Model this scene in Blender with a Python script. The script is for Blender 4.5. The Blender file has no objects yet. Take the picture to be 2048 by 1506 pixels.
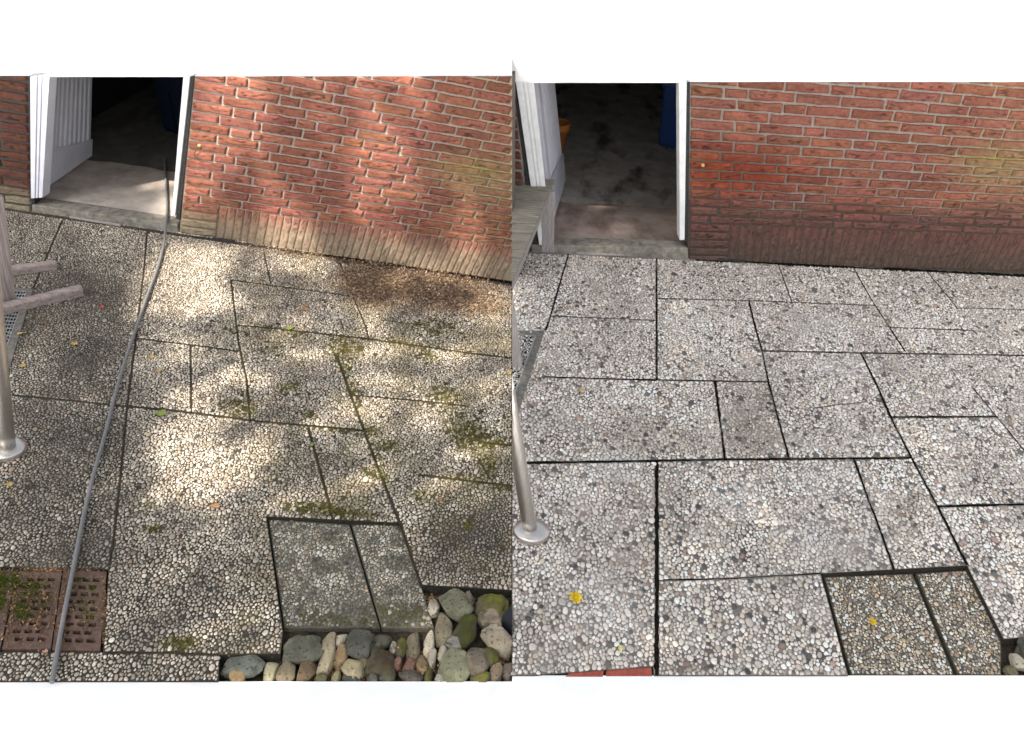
import bpy, bmesh, math, random
import numpy as np
from mathutils import Vector, Matrix, kdtree, noise
R_ = math.radians
rng = np.random.default_rng(7)
random.seed(7)

# ------------------------------------------------------------------ camera
F, RHO, YH, H = 2000.0, 5.0, -500.0, 2.75
def cam_axes():
    r = R_(RHO); D = (753 - YH) * math.cos(r); th = math.atan(D / F)
    n = np.array([-math.sin(r) * math.cos(th), math.cos(r) * math.cos(th), math.sin(th)])
    up = -n; f = np.array([0, 0, 1.0]); Y = f - up * (f @ up); Y /= np.linalg.norm(Y)
    return np.stack([np.cross(Y, up), Y, up])
RC = cam_axes()                       # world = RC @ camera(x right, y down, z forward)
O = np.array([0, 0, H])
def ray(x, y):
    x = np.asarray(x, float); y = np.asarray(y, float)
    d = np.stack([(x - 1024) / F, (y - 753) / F, np.ones_like(x)], -1)
    return d @ RC.T
def gz(x, y, z=0.0):                  # point of the photograph on a level surface
    d = ray(x, y); t = (z - H) / d[..., 2]
    return O + d * np.asarray(t)[..., None]
def on_plane(x, y, p, n):
    d = ray(x, y); t = ((p - O) @ n) / (d @ n)
    return O + d * np.asarray(t)[..., None]
def to_px(P):
    c = (np.asarray(P, float) - O) @ RC
    return np.stack([1024 + F * c[..., 0] / c[..., 2], 753 + F * c[..., 1] / c[..., 2]], -1)
def ppm(x, y):                        # pixels per metre at a ground point
    return F / ((gz(x, y) - O) @ RC)[2]

sc = bpy.context.scene
cd = bpy.data.cameras.new("camera"); co = bpy.data.objects.new("camera", cd)
sc.collection.objects.link(co); sc.camera = co
cd.sensor_width = 36; cd.lens = F / 2048 * 36; cd.clip_start = 0.05; cd.clip_end = 500
M = np.stack([RC[:, 0], -RC[:, 1], -RC[:, 2]], 1)
co.matrix_world = Matrix.Translation((0, 0, H)) @ Matrix(M.tolist()).to_4x4()

# ------------------------------------------------------------------ light
SUN_AZ, SUN_EL = R_(-148), R_(50)      # direction towards the sun, measured from +Y to +X
to_sun = np.array([math.sin(SUN_AZ) * math.cos(SUN_EL), math.cos(SUN_AZ) * math.cos(SUN_EL), math.sin(SUN_EL)])
w = bpy.data.worlds.new("World"); sc.world = w; w.use_nodes = True
nt = w.node_tree; bg = nt.nodes['Background']
sky = nt.nodes.new('ShaderNodeTexSky'); sky.sky_type = 'NISHITA'; sky.sun_disc = False
sky.sun_elevation = SUN_EL; sky.sun_rotation = SUN_AZ; sky.dust_density = 3.0
hs = nt.nodes.new('ShaderNodeHueSaturation'); hs.inputs['Saturation'].default_value = 0.25
nt.links.new(sky.outputs[0], hs.inputs['Color']); nt.links.new(hs.outputs[0], bg.inputs[0])
bg.inputs[1].default_value = 0.15
sd = bpy.data.lights.new("sun", 'SUN'); so = bpy.data.objects.new("sun", sd); sc.collection.objects.link(so)
sd.energy = 4.5; sd.angle = R_(1.15); sd.color = (1.0, 0.91, 0.78)
so.rotation_euler = Vector(to_sun.tolist()).to_track_quat('Z', 'Y').to_euler()
sc.view_settings.view_transform = 'Standard'; sc.view_settings.look = 'None'
sc.view_settings.exposure = 1.0; sc.view_settings.gamma = 1.0

# ------------------------------------------------------------------ materials
def node_mat(name, base=(.5, .5, .5), attr=None, rough=.8, var=.25, vscale=30, bump=.3, bscale=60, metal=0, objcol=False, stretch=None, spec=.3):
    m = bpy.data.materials.new(name); m.use_nodes = True; t = m.node_tree; b = t.nodes['Principled BSDF']
    b.inputs['Roughness'].default_value = rough; b.inputs['Metallic'].default_value = metal
    b.inputs['Specular IOR Level'].default_value = spec
    tc = t.nodes.new('ShaderNodeTexCoord'); mp = t.nodes.new('ShaderNodeMapping'); t.links.new(tc.outputs['Object'], mp.inputs[0])
    if stretch: mp.inputs['Scale'].default_value = stretch
    nz = t.nodes.new('ShaderNodeTexNoise'); nz.inputs['Scale'].default_value = vscale; nz.inputs['Detail'].default_value = 6; nz.inputs['Roughness'].default_value = .65
    t.links.new(mp.outputs[0], nz.inputs['Vector'])
    mr = t.nodes.new('ShaderNodeMapRange'); mr.inputs[1].default_value = .3; mr.inputs[2].default_value = .7
    mr.inputs[3].default_value = 1 - var; mr.inputs[4].default_value = 1 + var; t.links.new(nz.outputs[0], mr.inputs[0])
    mx = t.nodes.new('ShaderNodeMix'); mx.data_type = 'RGBA'; mx.blend_type = 'MULTIPLY'; mx.inputs[0].default_value = 1
    if attr:
        a = t.nodes.new('ShaderNodeAttribute'); a.attribute_name = attr; t.links.new(a.outputs['Color'], mx.inputs[6])
    elif objcol:
        a = t.nodes.new('ShaderNodeObjectInfo'); t.links.new(a.outputs['Color'], mx.inputs[6])
    else: mx.inputs[6].default_value = (*base, 1)
    t.links.new(mr.outputs[0], mx.inputs[7]); t.links.new(mx.outputs[2], b.inputs['Base Color'])
    if bump:
        n2 = t.nodes.new('ShaderNodeTexNoise'); n2.inputs['Scale'].default_value = bscale; n2.inputs['Detail'].default_value = 8; n2.inputs['Roughness'].default_value = .7
        t.links.new(mp.outputs[0], n2.inputs['Vector'])
        bp = t.nodes.new('ShaderNodeBump'); bp.inputs['Strength'].default_value = bump; bp.inputs['Distance'].default_value = .01
        t.links.new(n2.outputs[0], bp.inputs['Height']); t.links.new(bp.outputs[0], b.inputs['Normal'])
    m['_tree'] = 1
    return m
MT = {}
MT['pebble'] = node_mat('pebble_stone', attr='col', rough=.7, var=.22, vscale=140, bump=.25, bscale=220)
MT['mortar'] = node_mat('aggregate_mortar', attr='col', rough=.95, var=.5, vscale=90, bump=.8, bscale=160)
MT['joint'] = node_mat('dark_joint', (.012, .011, .009), rough=1, var=.6, vscale=60, bump=.6, bscale=120, spec=0)
MT['earth_joint'] = node_mat('earth_filled_joint', (.042, .035, .022), rough=1, var=.7, vscale=25, bump=.6, bscale=120, spec=0)
MT['brick'] = node_mat('fired_brick', attr='col', rough=.9, var=.3, vscale=45, bump=.55, bscale=120)
MT['wallmortar'] = node_mat('wall_mortar', attr='col', rough=.95, var=.22, vscale=70, bump=.6, bscale=200)
MT['white_ground'] = node_mat('white_ground', (.9, .9, .9), rough=.9, var=0, bump=0)
MT['paint'] = node_mat('white_paint', (.72, .72, .80), rough=.45, var=.08, vscale=9, bump=.08, bscale=60)
MT['paint2'] = node_mat('white_paint_weathered', (.78, .78, .78), rough=.5, var=.12, vscale=14, bump=.15, bscale=60)
MT['rubber'] = node_mat('dark_sealant', (.035, .035, .036), rough=.8, var=.5, vscale=60, bump=.4)
MT['concrete'] = node_mat('concrete_sill', (.235, .215, .185), rough=.95, var=.5, vscale=22, bump=.5, bscale=160)
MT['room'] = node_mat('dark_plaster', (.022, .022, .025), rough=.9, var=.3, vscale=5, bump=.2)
MT['steel'] = node_mat('brushed_steel', (.62, .59, .56), rough=.34, var=.15, vscale=40, bump=.05, bscale=200, metal=1, stretch=(8, 8, .6))
MT['galv'] = node_mat('galvanised_steel', (.42, .43, .43), rough=.5, var=.3, vscale=40, bump=.2, metal=.7)
MT['black'] = node_mat('black_void', (.008, .008, .008), rough=.9, var=.2, bump=0, spec=.1)
MT['wood_grey'] = node_mat('weathered_grey_wood', (.25, .228, .185), rough=.85, var=.5, vscale=16, bump=.6, bscale=30, stretch=(.5, 7, 7))
MT['wood_pink'] = node_mat('weathered_teak', (.30, .245, .225), rough=.8, var=.45, vscale=14, bump=.5, bscale=26, stretch=(.3, 5, 5))
MT['wood_up'] = node_mat('weathered_teak_upright', (.29, .24, .225), rough=.8, var=.45, vscale=14, bump=.5, bscale=26, stretch=(5, 5, .3))
MT['concrete_dark'] = node_mat('grey_drain_concrete', (.16, .15, .135), rough=.95, var=.45, vscale=40, bump=.6, bscale=160)
MT['wood_leg'] = node_mat('grey_painted_leg', (.33, .30, .29), rough=.75, var=.3, vscale=12, bump=.3, bscale=30, stretch=(12, 12, 1))
MT['hose'] = node_mat('grey_rubber_hose', (.185, .185, .19), rough=.5, var=.15, vscale=40, bump=.1)
MT['clay'] = node_mat('clay_brick', (.14, .088, .070), rough=.9, var=.35, vscale=40, bump=.5, bscale=140)
MT['clay_red'] = node_mat('red_clay_brick', (.34, .085, .06), rough=.85, var=.3, vscale=50, bump=.4, bscale=140)
MT['soil'] = node_mat('dark_soil', (.045, .036, .024), rough=1, var=.6, vscale=60, bump=1, bscale=90)
MT['moss'] = node_mat('moss', attr='col', rough=1, var=.4, vscale=120, bump=.4, spec=.05)
MT['leaf'] = node_mat('leaf', attr='col', rough=.6, var=.2, vscale=60, bump=.2)
MT['litter'] = node_mat('dry_litter', attr='col', rough=.9, var=.25, vscale=80, bump=.2)
MT['plastic_blue'] = node_mat('blue_plastic', (.012, .055, .22), rough=.45, var=.12, vscale=8, bump=.1)
MT['plastic_blue_shaded'] = node_mat('blue_plastic_shaded', (.004, .010, .030), rough=.6, var=.12, vscale=8, bump=.1)  # the same blue darkened in colour, for a bin lost in shadow
MT['terracotta'] = node_mat('orange_pot_plastic', (.55, .20, .05), rough=.6, var=.15, vscale=20, bump=.1)
MT['plastic_black'] = node_mat('black_plastic', (.014, .016, .02), rough=.35, var=.2, bump=.1)
MT['bark'] = node_mat('bark', (.10, .08, .06), rough=.95, var=.5, vscale=12, bump=1, bscale=20, stretch=(4, 4, 1))
MT['crown'] = node_mat('tree_leaves', (.07, .10, .03), rough=.6, var=.35, vscale=4, bump=.1)
MT['cable'] = node_mat('dark_cable', (.02, .02, .02), rough=.6, var=.2, bump=0)
MT['brass'] = node_mat('yellowed_plastic', (.6, .42, .18), rough=.5, var=.2, bump=.1)
MT['wire'] = node_mat('dark_wire', (.06, .045, .035), rough=.6, var=.2, bump=0)
# river stones: speckled, coloured by the object
ms = node_mat('river_stone', objcol=True, rough=.85, var=.45, vscale=16, bump=.45, bscale=60)
MT['stone'] = ms
mm = node_mat('mossy_stone', objcol=True, rough=.95, var=.5, vscale=16, bump=.6, bscale=80); MT['mossy'] = mm
t = mm.node_tree; b = t.nodes['Principled BSDF']; gm = t.nodes.new('ShaderNodeNewGeometry'); sx = t.nodes.new('ShaderNodeSeparateXYZ'); t.links.new(gm.outputs['Normal'], sx.inputs[0])
tc = t.nodes.new('ShaderNodeTexCoord'); nz = t.nodes.new('ShaderNodeTexNoise'); nz.inputs['Scale'].default_value = 22; nz.inputs['Detail'].default_value = 6; t.links.new(tc.outputs['Object'], nz.inputs[0])
ad = t.nodes.new('ShaderNodeMath'); ad.operation = 'MULTIPLY_ADD'; t.links.new(sx.outputs[2], ad.inputs[0]); ad.inputs[1].default_value = .35; t.links.new(nz.outputs[0], ad.inputs[2])
mr = t.nodes.new('ShaderNodeMapRange'); mr.inputs[1].default_value = .60; mr.inputs[2].default_value = .86; t.links.new(ad.outputs[0], mr.inputs[0])
mx = t.nodes.new('ShaderNodeMix'); mx.data_type = 'RGBA'; t.links.new(mr.outputs[0], mx.inputs[0]); mx.inputs[6].default_value = (.10, .085, .06, 1); t.links.new(b.inputs['Base Color'].links[0].from_socket, mx.inputs[7]); t.links.new(mx.outputs[2], b.inputs['Base Color'])
# second, finer speckle on the plain stones
t = ms.node_tree; b = t.nodes['Principled BSDF']; tc = t.nodes.new('ShaderNodeTexCoord'); nz = t.nodes.new('ShaderNodeTexNoise'); nz.inputs['Scale'].default_value = 75; nz.inputs['Detail'].default_value = 4; t.links.new(tc.outputs['Object'], nz.inputs[0])
mr = t.nodes.new('ShaderNodeMapRange'); mr.inputs[1].default_value = .56; mr.inputs[2].default_value = .66; mr.inputs[3].default_value = 1; mr.inputs[4].default_value = .35; t.links.new(nz.outputs[0], mr.inputs[0])
mx = t.nodes.new('ShaderNodeMix'); mx.data_type = 'RGBA'; mx.blend_type = 'MULTIPLY'; mx.inputs[0].default_value = 1; t.links.new(b.inputs['Base Color'].links[0].from_socket, mx.inputs[6]); t.links.new(mr.outputs[0], mx.inputs[7]); t.links.new(mx.outputs[2], b.inputs['Base Color'])
# floor of the shed: concrete with damp stains of their own shape
def floor_mat(name, dry, wet, thr):
    m = node_mat(name, dry, rough=.85, var=.3, vscale=7, bump=.25, bscale=60)
    t = m.node_tree; b = t.nodes['Principled BSDF']
    tc = t.nodes.new('ShaderNodeTexCoord'); mp = t.nodes.new('ShaderNodeMapping'); mp.inputs['Scale'].default_value = (2.6, 1.1, 1)
    n = t.nodes.new('ShaderNodeTexNoise'); n.inputs['Scale'].default_value = 1.6; n.inputs['Detail'].default_value = 7; n.inputs['Roughness'].default_value = .62
    t.links.new(tc.outputs['Object'], mp.inputs[0]); t.links.new(mp.outputs[0], n.inputs['Vector'])
    mr = t.nodes.new('ShaderNodeMapRange'); mr.inputs[1].default_value = thr; mr.inputs[2].default_value = thr + .14; t.links.new(n.outputs[0], mr.inputs[0])
    mx = t.nodes.new('ShaderNodeMix'); mx.data_type = 'RGBA'; src = b.inputs['Base Color'].links[0].from_socket
    t.links.new(mr.outputs[0], mx.inputs[0]); t.links.new(src, mx.inputs[6]); mx.inputs[7].default_value = (*wet, 1)
    t.links.new(mx.outputs[2], b.inputs['Base Color'])
    return m
MT['floor_dry'] = floor_mat('shed_floor_dry', (.47, .41, .37), (.34, .27, .235), .56)
MT['floor_dry_inner'] = floor_mat('shed_floor_painted_shade', (.135, .125, .115), (.09, .08, .072), .5)  # rear floor darkened in colour, standing in for the shade inside
MT['floor_wet_inner'] = floor_mat('shed_floor_grey_stained', (.40, .365, .335), (.10, .082, .072), .52)
MT['floor_wet'] = floor_mat('shed_floor_stained', (.34, .265, .23), (.19, .135, .11), .48)

# ------------------------------------------------------------------ mesh builder
class MB:
    def __init__(s): s.v = []; s.c = []; s.f = []; s.n = 0
    def add(s, V, faces, mat, col=(1, 1, 1), smooth=False):
        V = np.asarray(V, float); c = np.asarray(col, float)
        if c.ndim == 1: c = np.tile(c, (len(V), 1))
        s.v.append(V); s.c.append(c)
        fs = faces if isinstance(faces, list) else [faces]
        for fa in fs:
            fa = np.asarray(fa, int)
            if fa.size: s.f.append((fa + s.n, mat, smooth))
        s.n += len(V)
    def build(s, name, mats, parent=None, link=True):
        me = bpy.data.meshes.new(name)
        V = np.concatenate(s.v); C = np.concatenate(s.c)
        me.vertices.add(len(V)); me.vertices.foreach_set('co', V.ravel())
        loops = np.concatenate([f.ravel() for f, _, _ in s.f]); tot = np.concatenate([np.full(len(f), f.shape[1]) for f, _, _ in s.f])
        me.loops.add(len(loops)); me.loops.foreach_set('vertex_index', loops.astype(np.int32))
        me.polygons.add(len(tot)); st = np.concatenate([[0], np.cumsum(tot)[:-1]])
        me.polygons.foreach_set('loop_start', st.astype(np.int32)); me.polygons.foreach_set('loop_total', tot.astype(np.int32))
        names = []
        for f, m, _ in s.f:
            if m not in names: names.append(m)
        mi = np.concatenate([np.full(len(f), names.index(m)) for f, m, _ in s.f]); sm = np.concatenate([np.full(len(f), k) for f, _, k in s.f])
        for m in names: me.materials.append(MT[m])
        me.polygons.foreach_set('material_index', mi.astype(np.int32)); me.polygons.foreach_set('use_smooth', sm.astype(bool))
        at = me.color_attributes.new('col', 'FLOAT_COLOR', 'POINT')
        at.data.foreach_set('color', np.concatenate([C, np.ones((len(C), 1))], 1).ravel())
        me.update(); me.validate()
        o = bpy.data.objects.new(name, me); sc.collection.objects.link(o)
        if parent: put_under(o, parent)
        return o
def put_under(o, p):
    bpy.context.view_layer.update()
    o.parent = p; o.matrix_parent_inverse = p.matrix_world.inverted()
def tag(o, label=None, cat=None, group=None, kind=None):
    if label: o['label'] = label
    if cat: o['category'] = cat
    if group: o['group'] = group
    if kind: o['kind'] = kind
    return o
def empty(name, loc, label, cat, group=None):
    o = bpy.data.objects.new(name, None); sc.collection.objects.link(o); o.location = [float(a) for a in loc]; o.empty_display_size = .1
    bpy.context.view_layer.update()
    return tag(o, label, cat, group)
def recenter(o):                       # move a mesh's origin to its base
    me = o.data; n = len(me.vertices); V = np.empty(n * 3); me.vertices.foreach_get('co', V); V = V.reshape(-1, 3)
    c = (V.min(0) + V.max(0)) / 2; c[2] = V[:, 2].min()
    me.vertices.foreach_set('co', (V - c).ravel()); me.update(); o.location = c.tolist(); return o
def cut(o, p, n, keep_neg=True, fill=True):
    bm = bmesh.new(); bm.from_mesh(o.data)
    r = bmesh.ops.bisect_plane(bm, geom=bm.verts[:] + bm.edges[:] + bm.faces[:], plane_co=Vector(p), plane_no=Vector(n), clear_outer=keep_neg, clear_inner=not keep_neg)
    if fill:
        es = [e for e in r['geom_cut'] if isinstance(e, bmesh.types.BMEdge)]
        try: bmesh.ops.holes_fill(bm, edges=es, sides=0)
        except Exception: pass
    bm.to_mesh(o.data); bm.free(); return o
SEAM_N = RC[:, 0].copy()               # the two courtyards meet in this upright plane
def box_pts(P, Q, R, S, up):           # quad P Q R S swept by vector up
    b = np.array([P, Q, R, S]); return np.concatenate([b, b + np.asarray(up)])
BOXF = np.array([[3, 2, 1, 0], [4, 5, 6, 7], [0, 1, 5, 4], [1, 2, 6, 5], [2, 3, 7, 6], [3, 0, 4, 7]])
def prism(mb, quad, vec, mat, col=(1, 1, 1)): mb.add(box_pts(*quad, vec), BOXF, mat, col)
def bevel(o, wd=.004, seg=2):
    bm = bmesh.new(); bm.from_mesh(o.data); bmesh.ops.remove_doubles(bm, verts=bm.verts[:], dist=1e-6); bmesh.ops.recalc_face_normals(bm, faces=bm.faces[:])
    es = [e for e in bm.edges if len(e.link_faces) == 2 and e.calc_face_angle(0) > .6]
    bmesh.ops.bevel(bm, geom=es, offset=wd, segments=seg, affect='EDGES', profile=.6); bm.to_mesh(o.data); bm.free(); return o
def tube(mb, pts, r, mat, n=14, col=(1, 1, 1), cap=True):
    pts = np.asarray(pts, float); k = len(pts); r = np.broadcast_to(r, (k,)); T = np.gradient(pts, axis=0); T /= np.linalg.norm(T, axis=1)[:, None]
    ref = np.array([.31, .2, .93]); V = []
    for i in range(k):
        a = np.cross(T[i], ref); a /= np.linalg.norm(a); b = np.cross(T[i], a); an = np.linspace(0, 2 * np.pi, n, endpoint=False)
        V.append(pts[i] + r[i] * (np.cos(an)[:, None] * a + np.sin(an)[:, None] * b))
    V = np.concatenate(V); Fa = [[i * n + j, i * n + (j + 1) % n, (i + 1) * n + (j + 1) % n, (i + 1) * n + j] for i in range(k - 1) for j in range(n)]
    fs = [np.array(Fa)]
    if cap: fs += [np.array([list(range(n))[::-1]]), np.array([list(range((k - 1) * n, k * n))])]
    mb.add(V, fs, mat, col, True)
def lathe(mb, base, axis, prof, mat, n=32, col=(1, 1, 1)):
    axis = np.asarray(axis, float); axis /= np.linalg.norm(axis); a = np.cross(axis, [0.3, 1, .1]); a /= np.linalg.norm(a); b = np.cross(axis, a)
    an = np.linspace(0, 2 * np.pi, n, endpoint=False); V = np.concatenate([np.asarray(base) + axis * h + r * (np.cos(an)[:, None] * a + np.sin(an)[:, None] * b) for r, h in prof])
    k = len(prof); mb.add(V, [np.array([[i * n + j, i * n + (j + 1) % n, (i + 1) * n + (j + 1) % n, (i + 1) * n + j] for i in range(k - 1) for j in range(n)]), np.array([list(range((k - 1) * n, k * n))])], mat, col, True)
def smooth_path(p, m=8):
    p = np.asarray(p, float); q = np.concatenate([[2 * p[0] - p[1]], p, [2 * p[-1] - p[-2]]]); out = []
    for i in range(len(p) - 1):
        a, b, c, d = q[i:i + 4]
        for t in np.linspace(0, 1, m, endpoint=False): out.append(.5 * (2 * b + (c - a) * t + (2 * a - 5 * b + 4 * c - d) * t * t + (3 * b - a - 3 * c + d) * t ** 3))
    return np.array(out + [p[-1]])
def inside(poly, x, y):
    poly = np.asarray(poly, float); x = np.asarray(x); y = np.asarray(y); r = np.zeros(x.shape, bool); j = len(poly) - 1
    for i in range(len(poly)):
        xi, yi = poly[i]; xj, yj = poly[j]
        if yi != yj: r ^= ((yi > y) != (yj > y)) & (x < (xj - xi) * (y - yi) / (yj - yi) + xi)
        j = i
    return r
def ell(x, y, L, soft=True):            # strongest of a list of ellipses (cx, cy, rx, ry, angle, strength)
    x = np.asarray(x, float); y = np.asarray(y, float); o = np.zeros(x.shape)
    for e in L:
        cx, cy, rx, ry = e[:4]; a = R_(e[4]) if len(e) > 4 else 0; k = e[5] if len(e) > 5 else 1
        dx = (x - cx) * math.cos(a) + (y - cy) * math.sin(a); dy = -(x - cx) * math.sin(a) + (y - cy) * math.cos(a)
        d = np.sqrt((dx / rx) ** 2 + (dy / ry) ** 2); o = np.maximum(o, k * np.clip((1.25 - d) / .6, 0, 1))
    return o
def pnoise(P, s, seed=0):
    return np.array([noise.fractal((float(p[0]) * s + seed, float(p[1]) * s - seed, float(p[2]) * s + 3.1 * seed), 1.0, 2.0, 4) for p in np.atleast_2d(P)])

# ------------------------------------------------------------------ the two walls' planes and brick grids
class Wall: pass
def make_wall(p0, p1, G):
    W = Wall(); W.p = gz(*p0); q = gz(*p1); u = q - W.p; W.u = u / np.linalg.norm(u); W.n = np.array([W.u[1], -W.u[0], 0]); W.G = np.array(G); W.Gi = np.linalg.inv(W.G)
    return W
WL = make_wall((360, 465), (1024, 562), [[9.59303429e-03, 8.91550175e-04, -3.84019148], [6.48771771e-03, -4.72959447e-02, 16.6586449], [-6.83659657e-05, -4.70899948e-04, 1]])
WR = make_wall((1380, 517), (2048, 549), [[7.90223058e-03, -4.77919348e-05, -10.8756646], [1.43975771e-03, -4.05227335e-02, 16.0693705], [-8.47290596e-05, -4.83134399e-04, 1]])
WL.top = 152.0; WR.top = 164.0
def w_px(W, s, t):
    s = np.asarray(s, float); t = np.asarray(t, float); q = np.stack([s, t, np.ones_like(s)], -1) @ W.Gi.T; return q[..., :2] / q[..., 2:]
def w_st(W, x, y):
    x = np.asarray(x, float); y = np.asarray(y, float); q = np.stack([x, y, np.ones_like(x)], -1) @ W.G.T; return q[..., :2] / q[..., 2:]
def w_px3(W, x, y, off=0.0): return on_plane(x, y, W.p, W.n) + W.n * np.asarray(off)[..., None]
def w_st3(W, s, t, off): q = w_px(W, s, t); return on_plane(q[..., 0], q[..., 1], W.p, W.n) + W.n * np.asarray(off)[..., None]

# ------------------------------------------------------------------ ground
OUT_L = [(-90, 395), (1024, 562), (1024, 1363), (-90, 1363)]
OUT_R = [(1024, 500), (2130, 553), (2130, 1351), (1024, 1351)]
def ground():
    ring = [(-90, 395), (-90, 1363), (1024, 1363), (1024.5, 1351), (2130, 1351), (2130, 553), (1024, 500)]
    P = np.array([gz(*q, -.004) for q in ring]); c = np.array([0, 4.0, -.004]); Q = c + (P - c) / np.linalg.norm((P - c)[:, :2], axis=1)[:, None] * 90; Q[:, 2] = -.004
    mb = MB(); k = len(P); mb.add(np.concatenate([P, Q]), np.array([[i, i + k, (i + 1) % k + k, (i + 1) % k] for i in range(k)]), 'white_ground', (.9, .9, .9))
    tag(mb.build('ground', None), 'bare white ground around the two courtyards', None, None, 'structure')
ground()

def flat_px(poly, step):                # finely divided polygon in photograph coordinates
    bm = bmesh.new(); bm.faces.new([bm.verts.new((x, y, 0)) for x, y in poly])
    bmesh.ops.triangulate(bm, faces=bm.faces[:])
    xs = [p[0] for p in poly]; ys = [p[1] for p in poly]
    for a, lo, hi, nn in ((0, min(xs), max(xs), (1, 0, 0)), (1, min(ys), max(ys), (0, 1, 0))):
        k = lo + step
        while k < hi:
            bmesh.ops.bisect_plane(bm, geom=bm.verts[:] + bm.edges[:] + bm.faces[:], plane_co=(k, 0, 0) if a == 0 else (0, k, 0), plane_no=nn); k += step
    bmesh.ops.triangulate(bm, faces=bm.faces[:]); bm.verts.index_update()
    V = np.array([v.co[:2] for v in bm.verts]); Fa = np.array([[v.index for v in f.verts] for f in bm.faces]); bm.free(); return V, Fa

KY = .72
def pebble_field(mb, poly, segs, z0, rmin, rmax, fill, hfac, colfn, keepfn=None, cap=1.3, fillfn=None, na=10, tries=26):
    """exposed-aggregate pebbles: each grows until it meets its neighbours, the slab joints or the slab edge"""
    P = np.array([gz(x, y)[:2] for x, y in poly]); P[:, 1] *= KY
    S = []
    for a, b, hw in segs + [(poly[i], poly[(i + 1) % len(poly)], .001) for i in range(len(poly))]:
        A = gz(*a)[:2] * (1, KY); B = gz(*b)[:2] * (1, KY); S.append((A[0], A[1], B[0], B[1], hw))
    S = np.array(S); lo = P.min(0); hi = P.max(0); cs = rmax * 2; grid = {}; pts = []
    area = (hi - lo).prod(); n = int(area / (math.pi * ((rmin + rmax) / 2) ** 2) * tries)
    cand = rng.random((n, 2)) * (hi - lo) + lo; rad = rmin + (rmax - rmin) * rng.random(n) ** 1.3; rad = rad * np.where(rng.random(n) < .06, 1.45, 1)
    pass
    ok = inside(P, cand[:, 0], cand[:, 1])
    # distance to the nearest joint
    def segd(C):
        best = np.full(len(C), 9.); foot = np.zeros((len(C), 2))
        for ax, ay, bx, by, hw in S:
            d = np.array([bx - ax, by - ay]); t = np.clip(((C - (ax, ay)) @ d) / (d @ d + 1e-12), 0, 1); f = np.array([ax, ay]) + t[:, None] * d
            q = np.linalg.norm(C - f, axis=1) - hw; k = q < best; best[k] = q[k]; foot[k] = f[k]
        return best, foot
    sd_, _ = segd(cand); ok &= sd_ > .0035
    cand = cand[ok]; rad = rad[ok]
    for (x, y), r in zip(cand.tolist(), rad.tolist()):
        gx, gy = int(x / cs), int(y / cs); good = True
        for i in (gx - 1, gx, gx + 1):
            for j in (gy - 1, gy, gy + 1):
                for (px_, py_, pr) in grid.get((i, j), ()):
                    if (px_ - x) ** 2 + (py_ - y) ** 2 < (.86 * (pr + r)) ** 2: good = False; break
                if not good: break
            if not good: break
        if good: grid.setdefault((gx, gy), []).append((x, y, r)); pts.append((x, y, r))
    pts = np.array(pts); N = len(pts); C = pts[:, :2]; rr = pts[:, 2]
    kd = kdtree.KDTree(N)
    for i in range(N): kd.insert((pts[i, 0], pts[i, 1], 0), i)
    kd.balance(); K = 12; nb = np.zeros((N, K), int)
    for i in range(N): nb[i] = [q[1] for q in kd.find_n((pts[i, 0], pts[i, 1], 0), K + 1)][1:]
    th = rng.random(N)[:, None] * 6.28 + np.linspace(0, 2 * np.pi, na, endpoint=False)[None]
    D = C[nb] - C[:, None]; dd = np.linalg.norm(D, axis=2); ph = np.arctan2(D[..., 1], D[..., 0]); bis = dd * rr[:, None] / (rr[:, None] + rr[nb])
    cosv = np.cos(th[:, None, :] - ph[:, :, None]); inv = np.maximum(cosv, 0) / bis[:, :, None]
    q, foot = segd(C); dv = foot - C; ps = np.arctan2(dv[:, 1], dv[:, 0]); invs = np.maximum(np.cos(th - ps[:, None]), 0) / np.maximum(q, .002)[:, None]
    p = 7; soft = ((inv ** p).sum(1) + (invs * 1.05) ** p + (1 / (rr[:, None] * cap)) ** p) ** (-1 / p)
    el = 1 + .3 * rng.random((N, 1)) * np.cos(2 * (th - rng.random((N, 1)) * 6.28)); r = soft * fill * np.minimum(el, 1.08) * (1 + .075 * rng.standard_normal((N, na))) * (1.04 - .22 * rng.random((N, 1)) ** 1.5)
    wx = C[:, 0]; wy = C[:, 1] / KY; PX = to_px(np.stack([wx, wy, np.zeros(N)], 1))
    if fillfn is not None: r = r * fillfn(PX)[:, None]
    keep = r.mean(1) > rmin * .5
    if keepfn is not None: keep &= keepfn(PX)
    r = r[keep]; th = th[keep]; wx = wx[keep]; wy = wy[keep]; PX = PX[keep]; N = len(r); mr = r.mean(1)
    h = hfac * mr * (1 + .35 * rng.standard_normal(N)).clip(.4, 1.7); tilt = rng.standard_normal((N, 2)) * .10
    rings = [(1.0, -.15), (.95, .5), (.62, .92)]; V = np.zeros((N, len(rings) * na + 1, 3)); ct = np.cos(th); st = np.sin(th)
    for k, (f, z) in enumerate(rings):
        lx = r * f * ct; ly = r * f * st
        V[:, k * na:(k + 1) * na, 0] = wx[:, None] + lx; V[:, k * na:(k + 1) * na, 1] = wy[:, None] + ly / KY
        V[:, k * na:(k + 1) * na, 2] = z0 + z * h[:, None] + (lx * tilt[:, :1] + ly * tilt[:, 1:]) * (z > 0)
    V[:, -1, 0] = wx; V[:, -1, 1] = wy; V[:, -1, 2] = z0 + h * 1.02
    L = len(rings) * na + 1; base = (np.arange(N) * L)[:, None, None]; qd = np.array([[k * na + j, k * na + (j + 1) % na, (k + 1) * na + (j + 1) % na, (k + 1) * na + j] for k in range(len(rings) - 1) for j in range(na)])
    tr = np.array([[(len(rings) - 1) * na + j, (len(rings) - 1) * na + (j + 1) % na, L - 1] for j in range(na)])
    col = np.repeat(colfn(PX, mr), L, axis=0)
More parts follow.
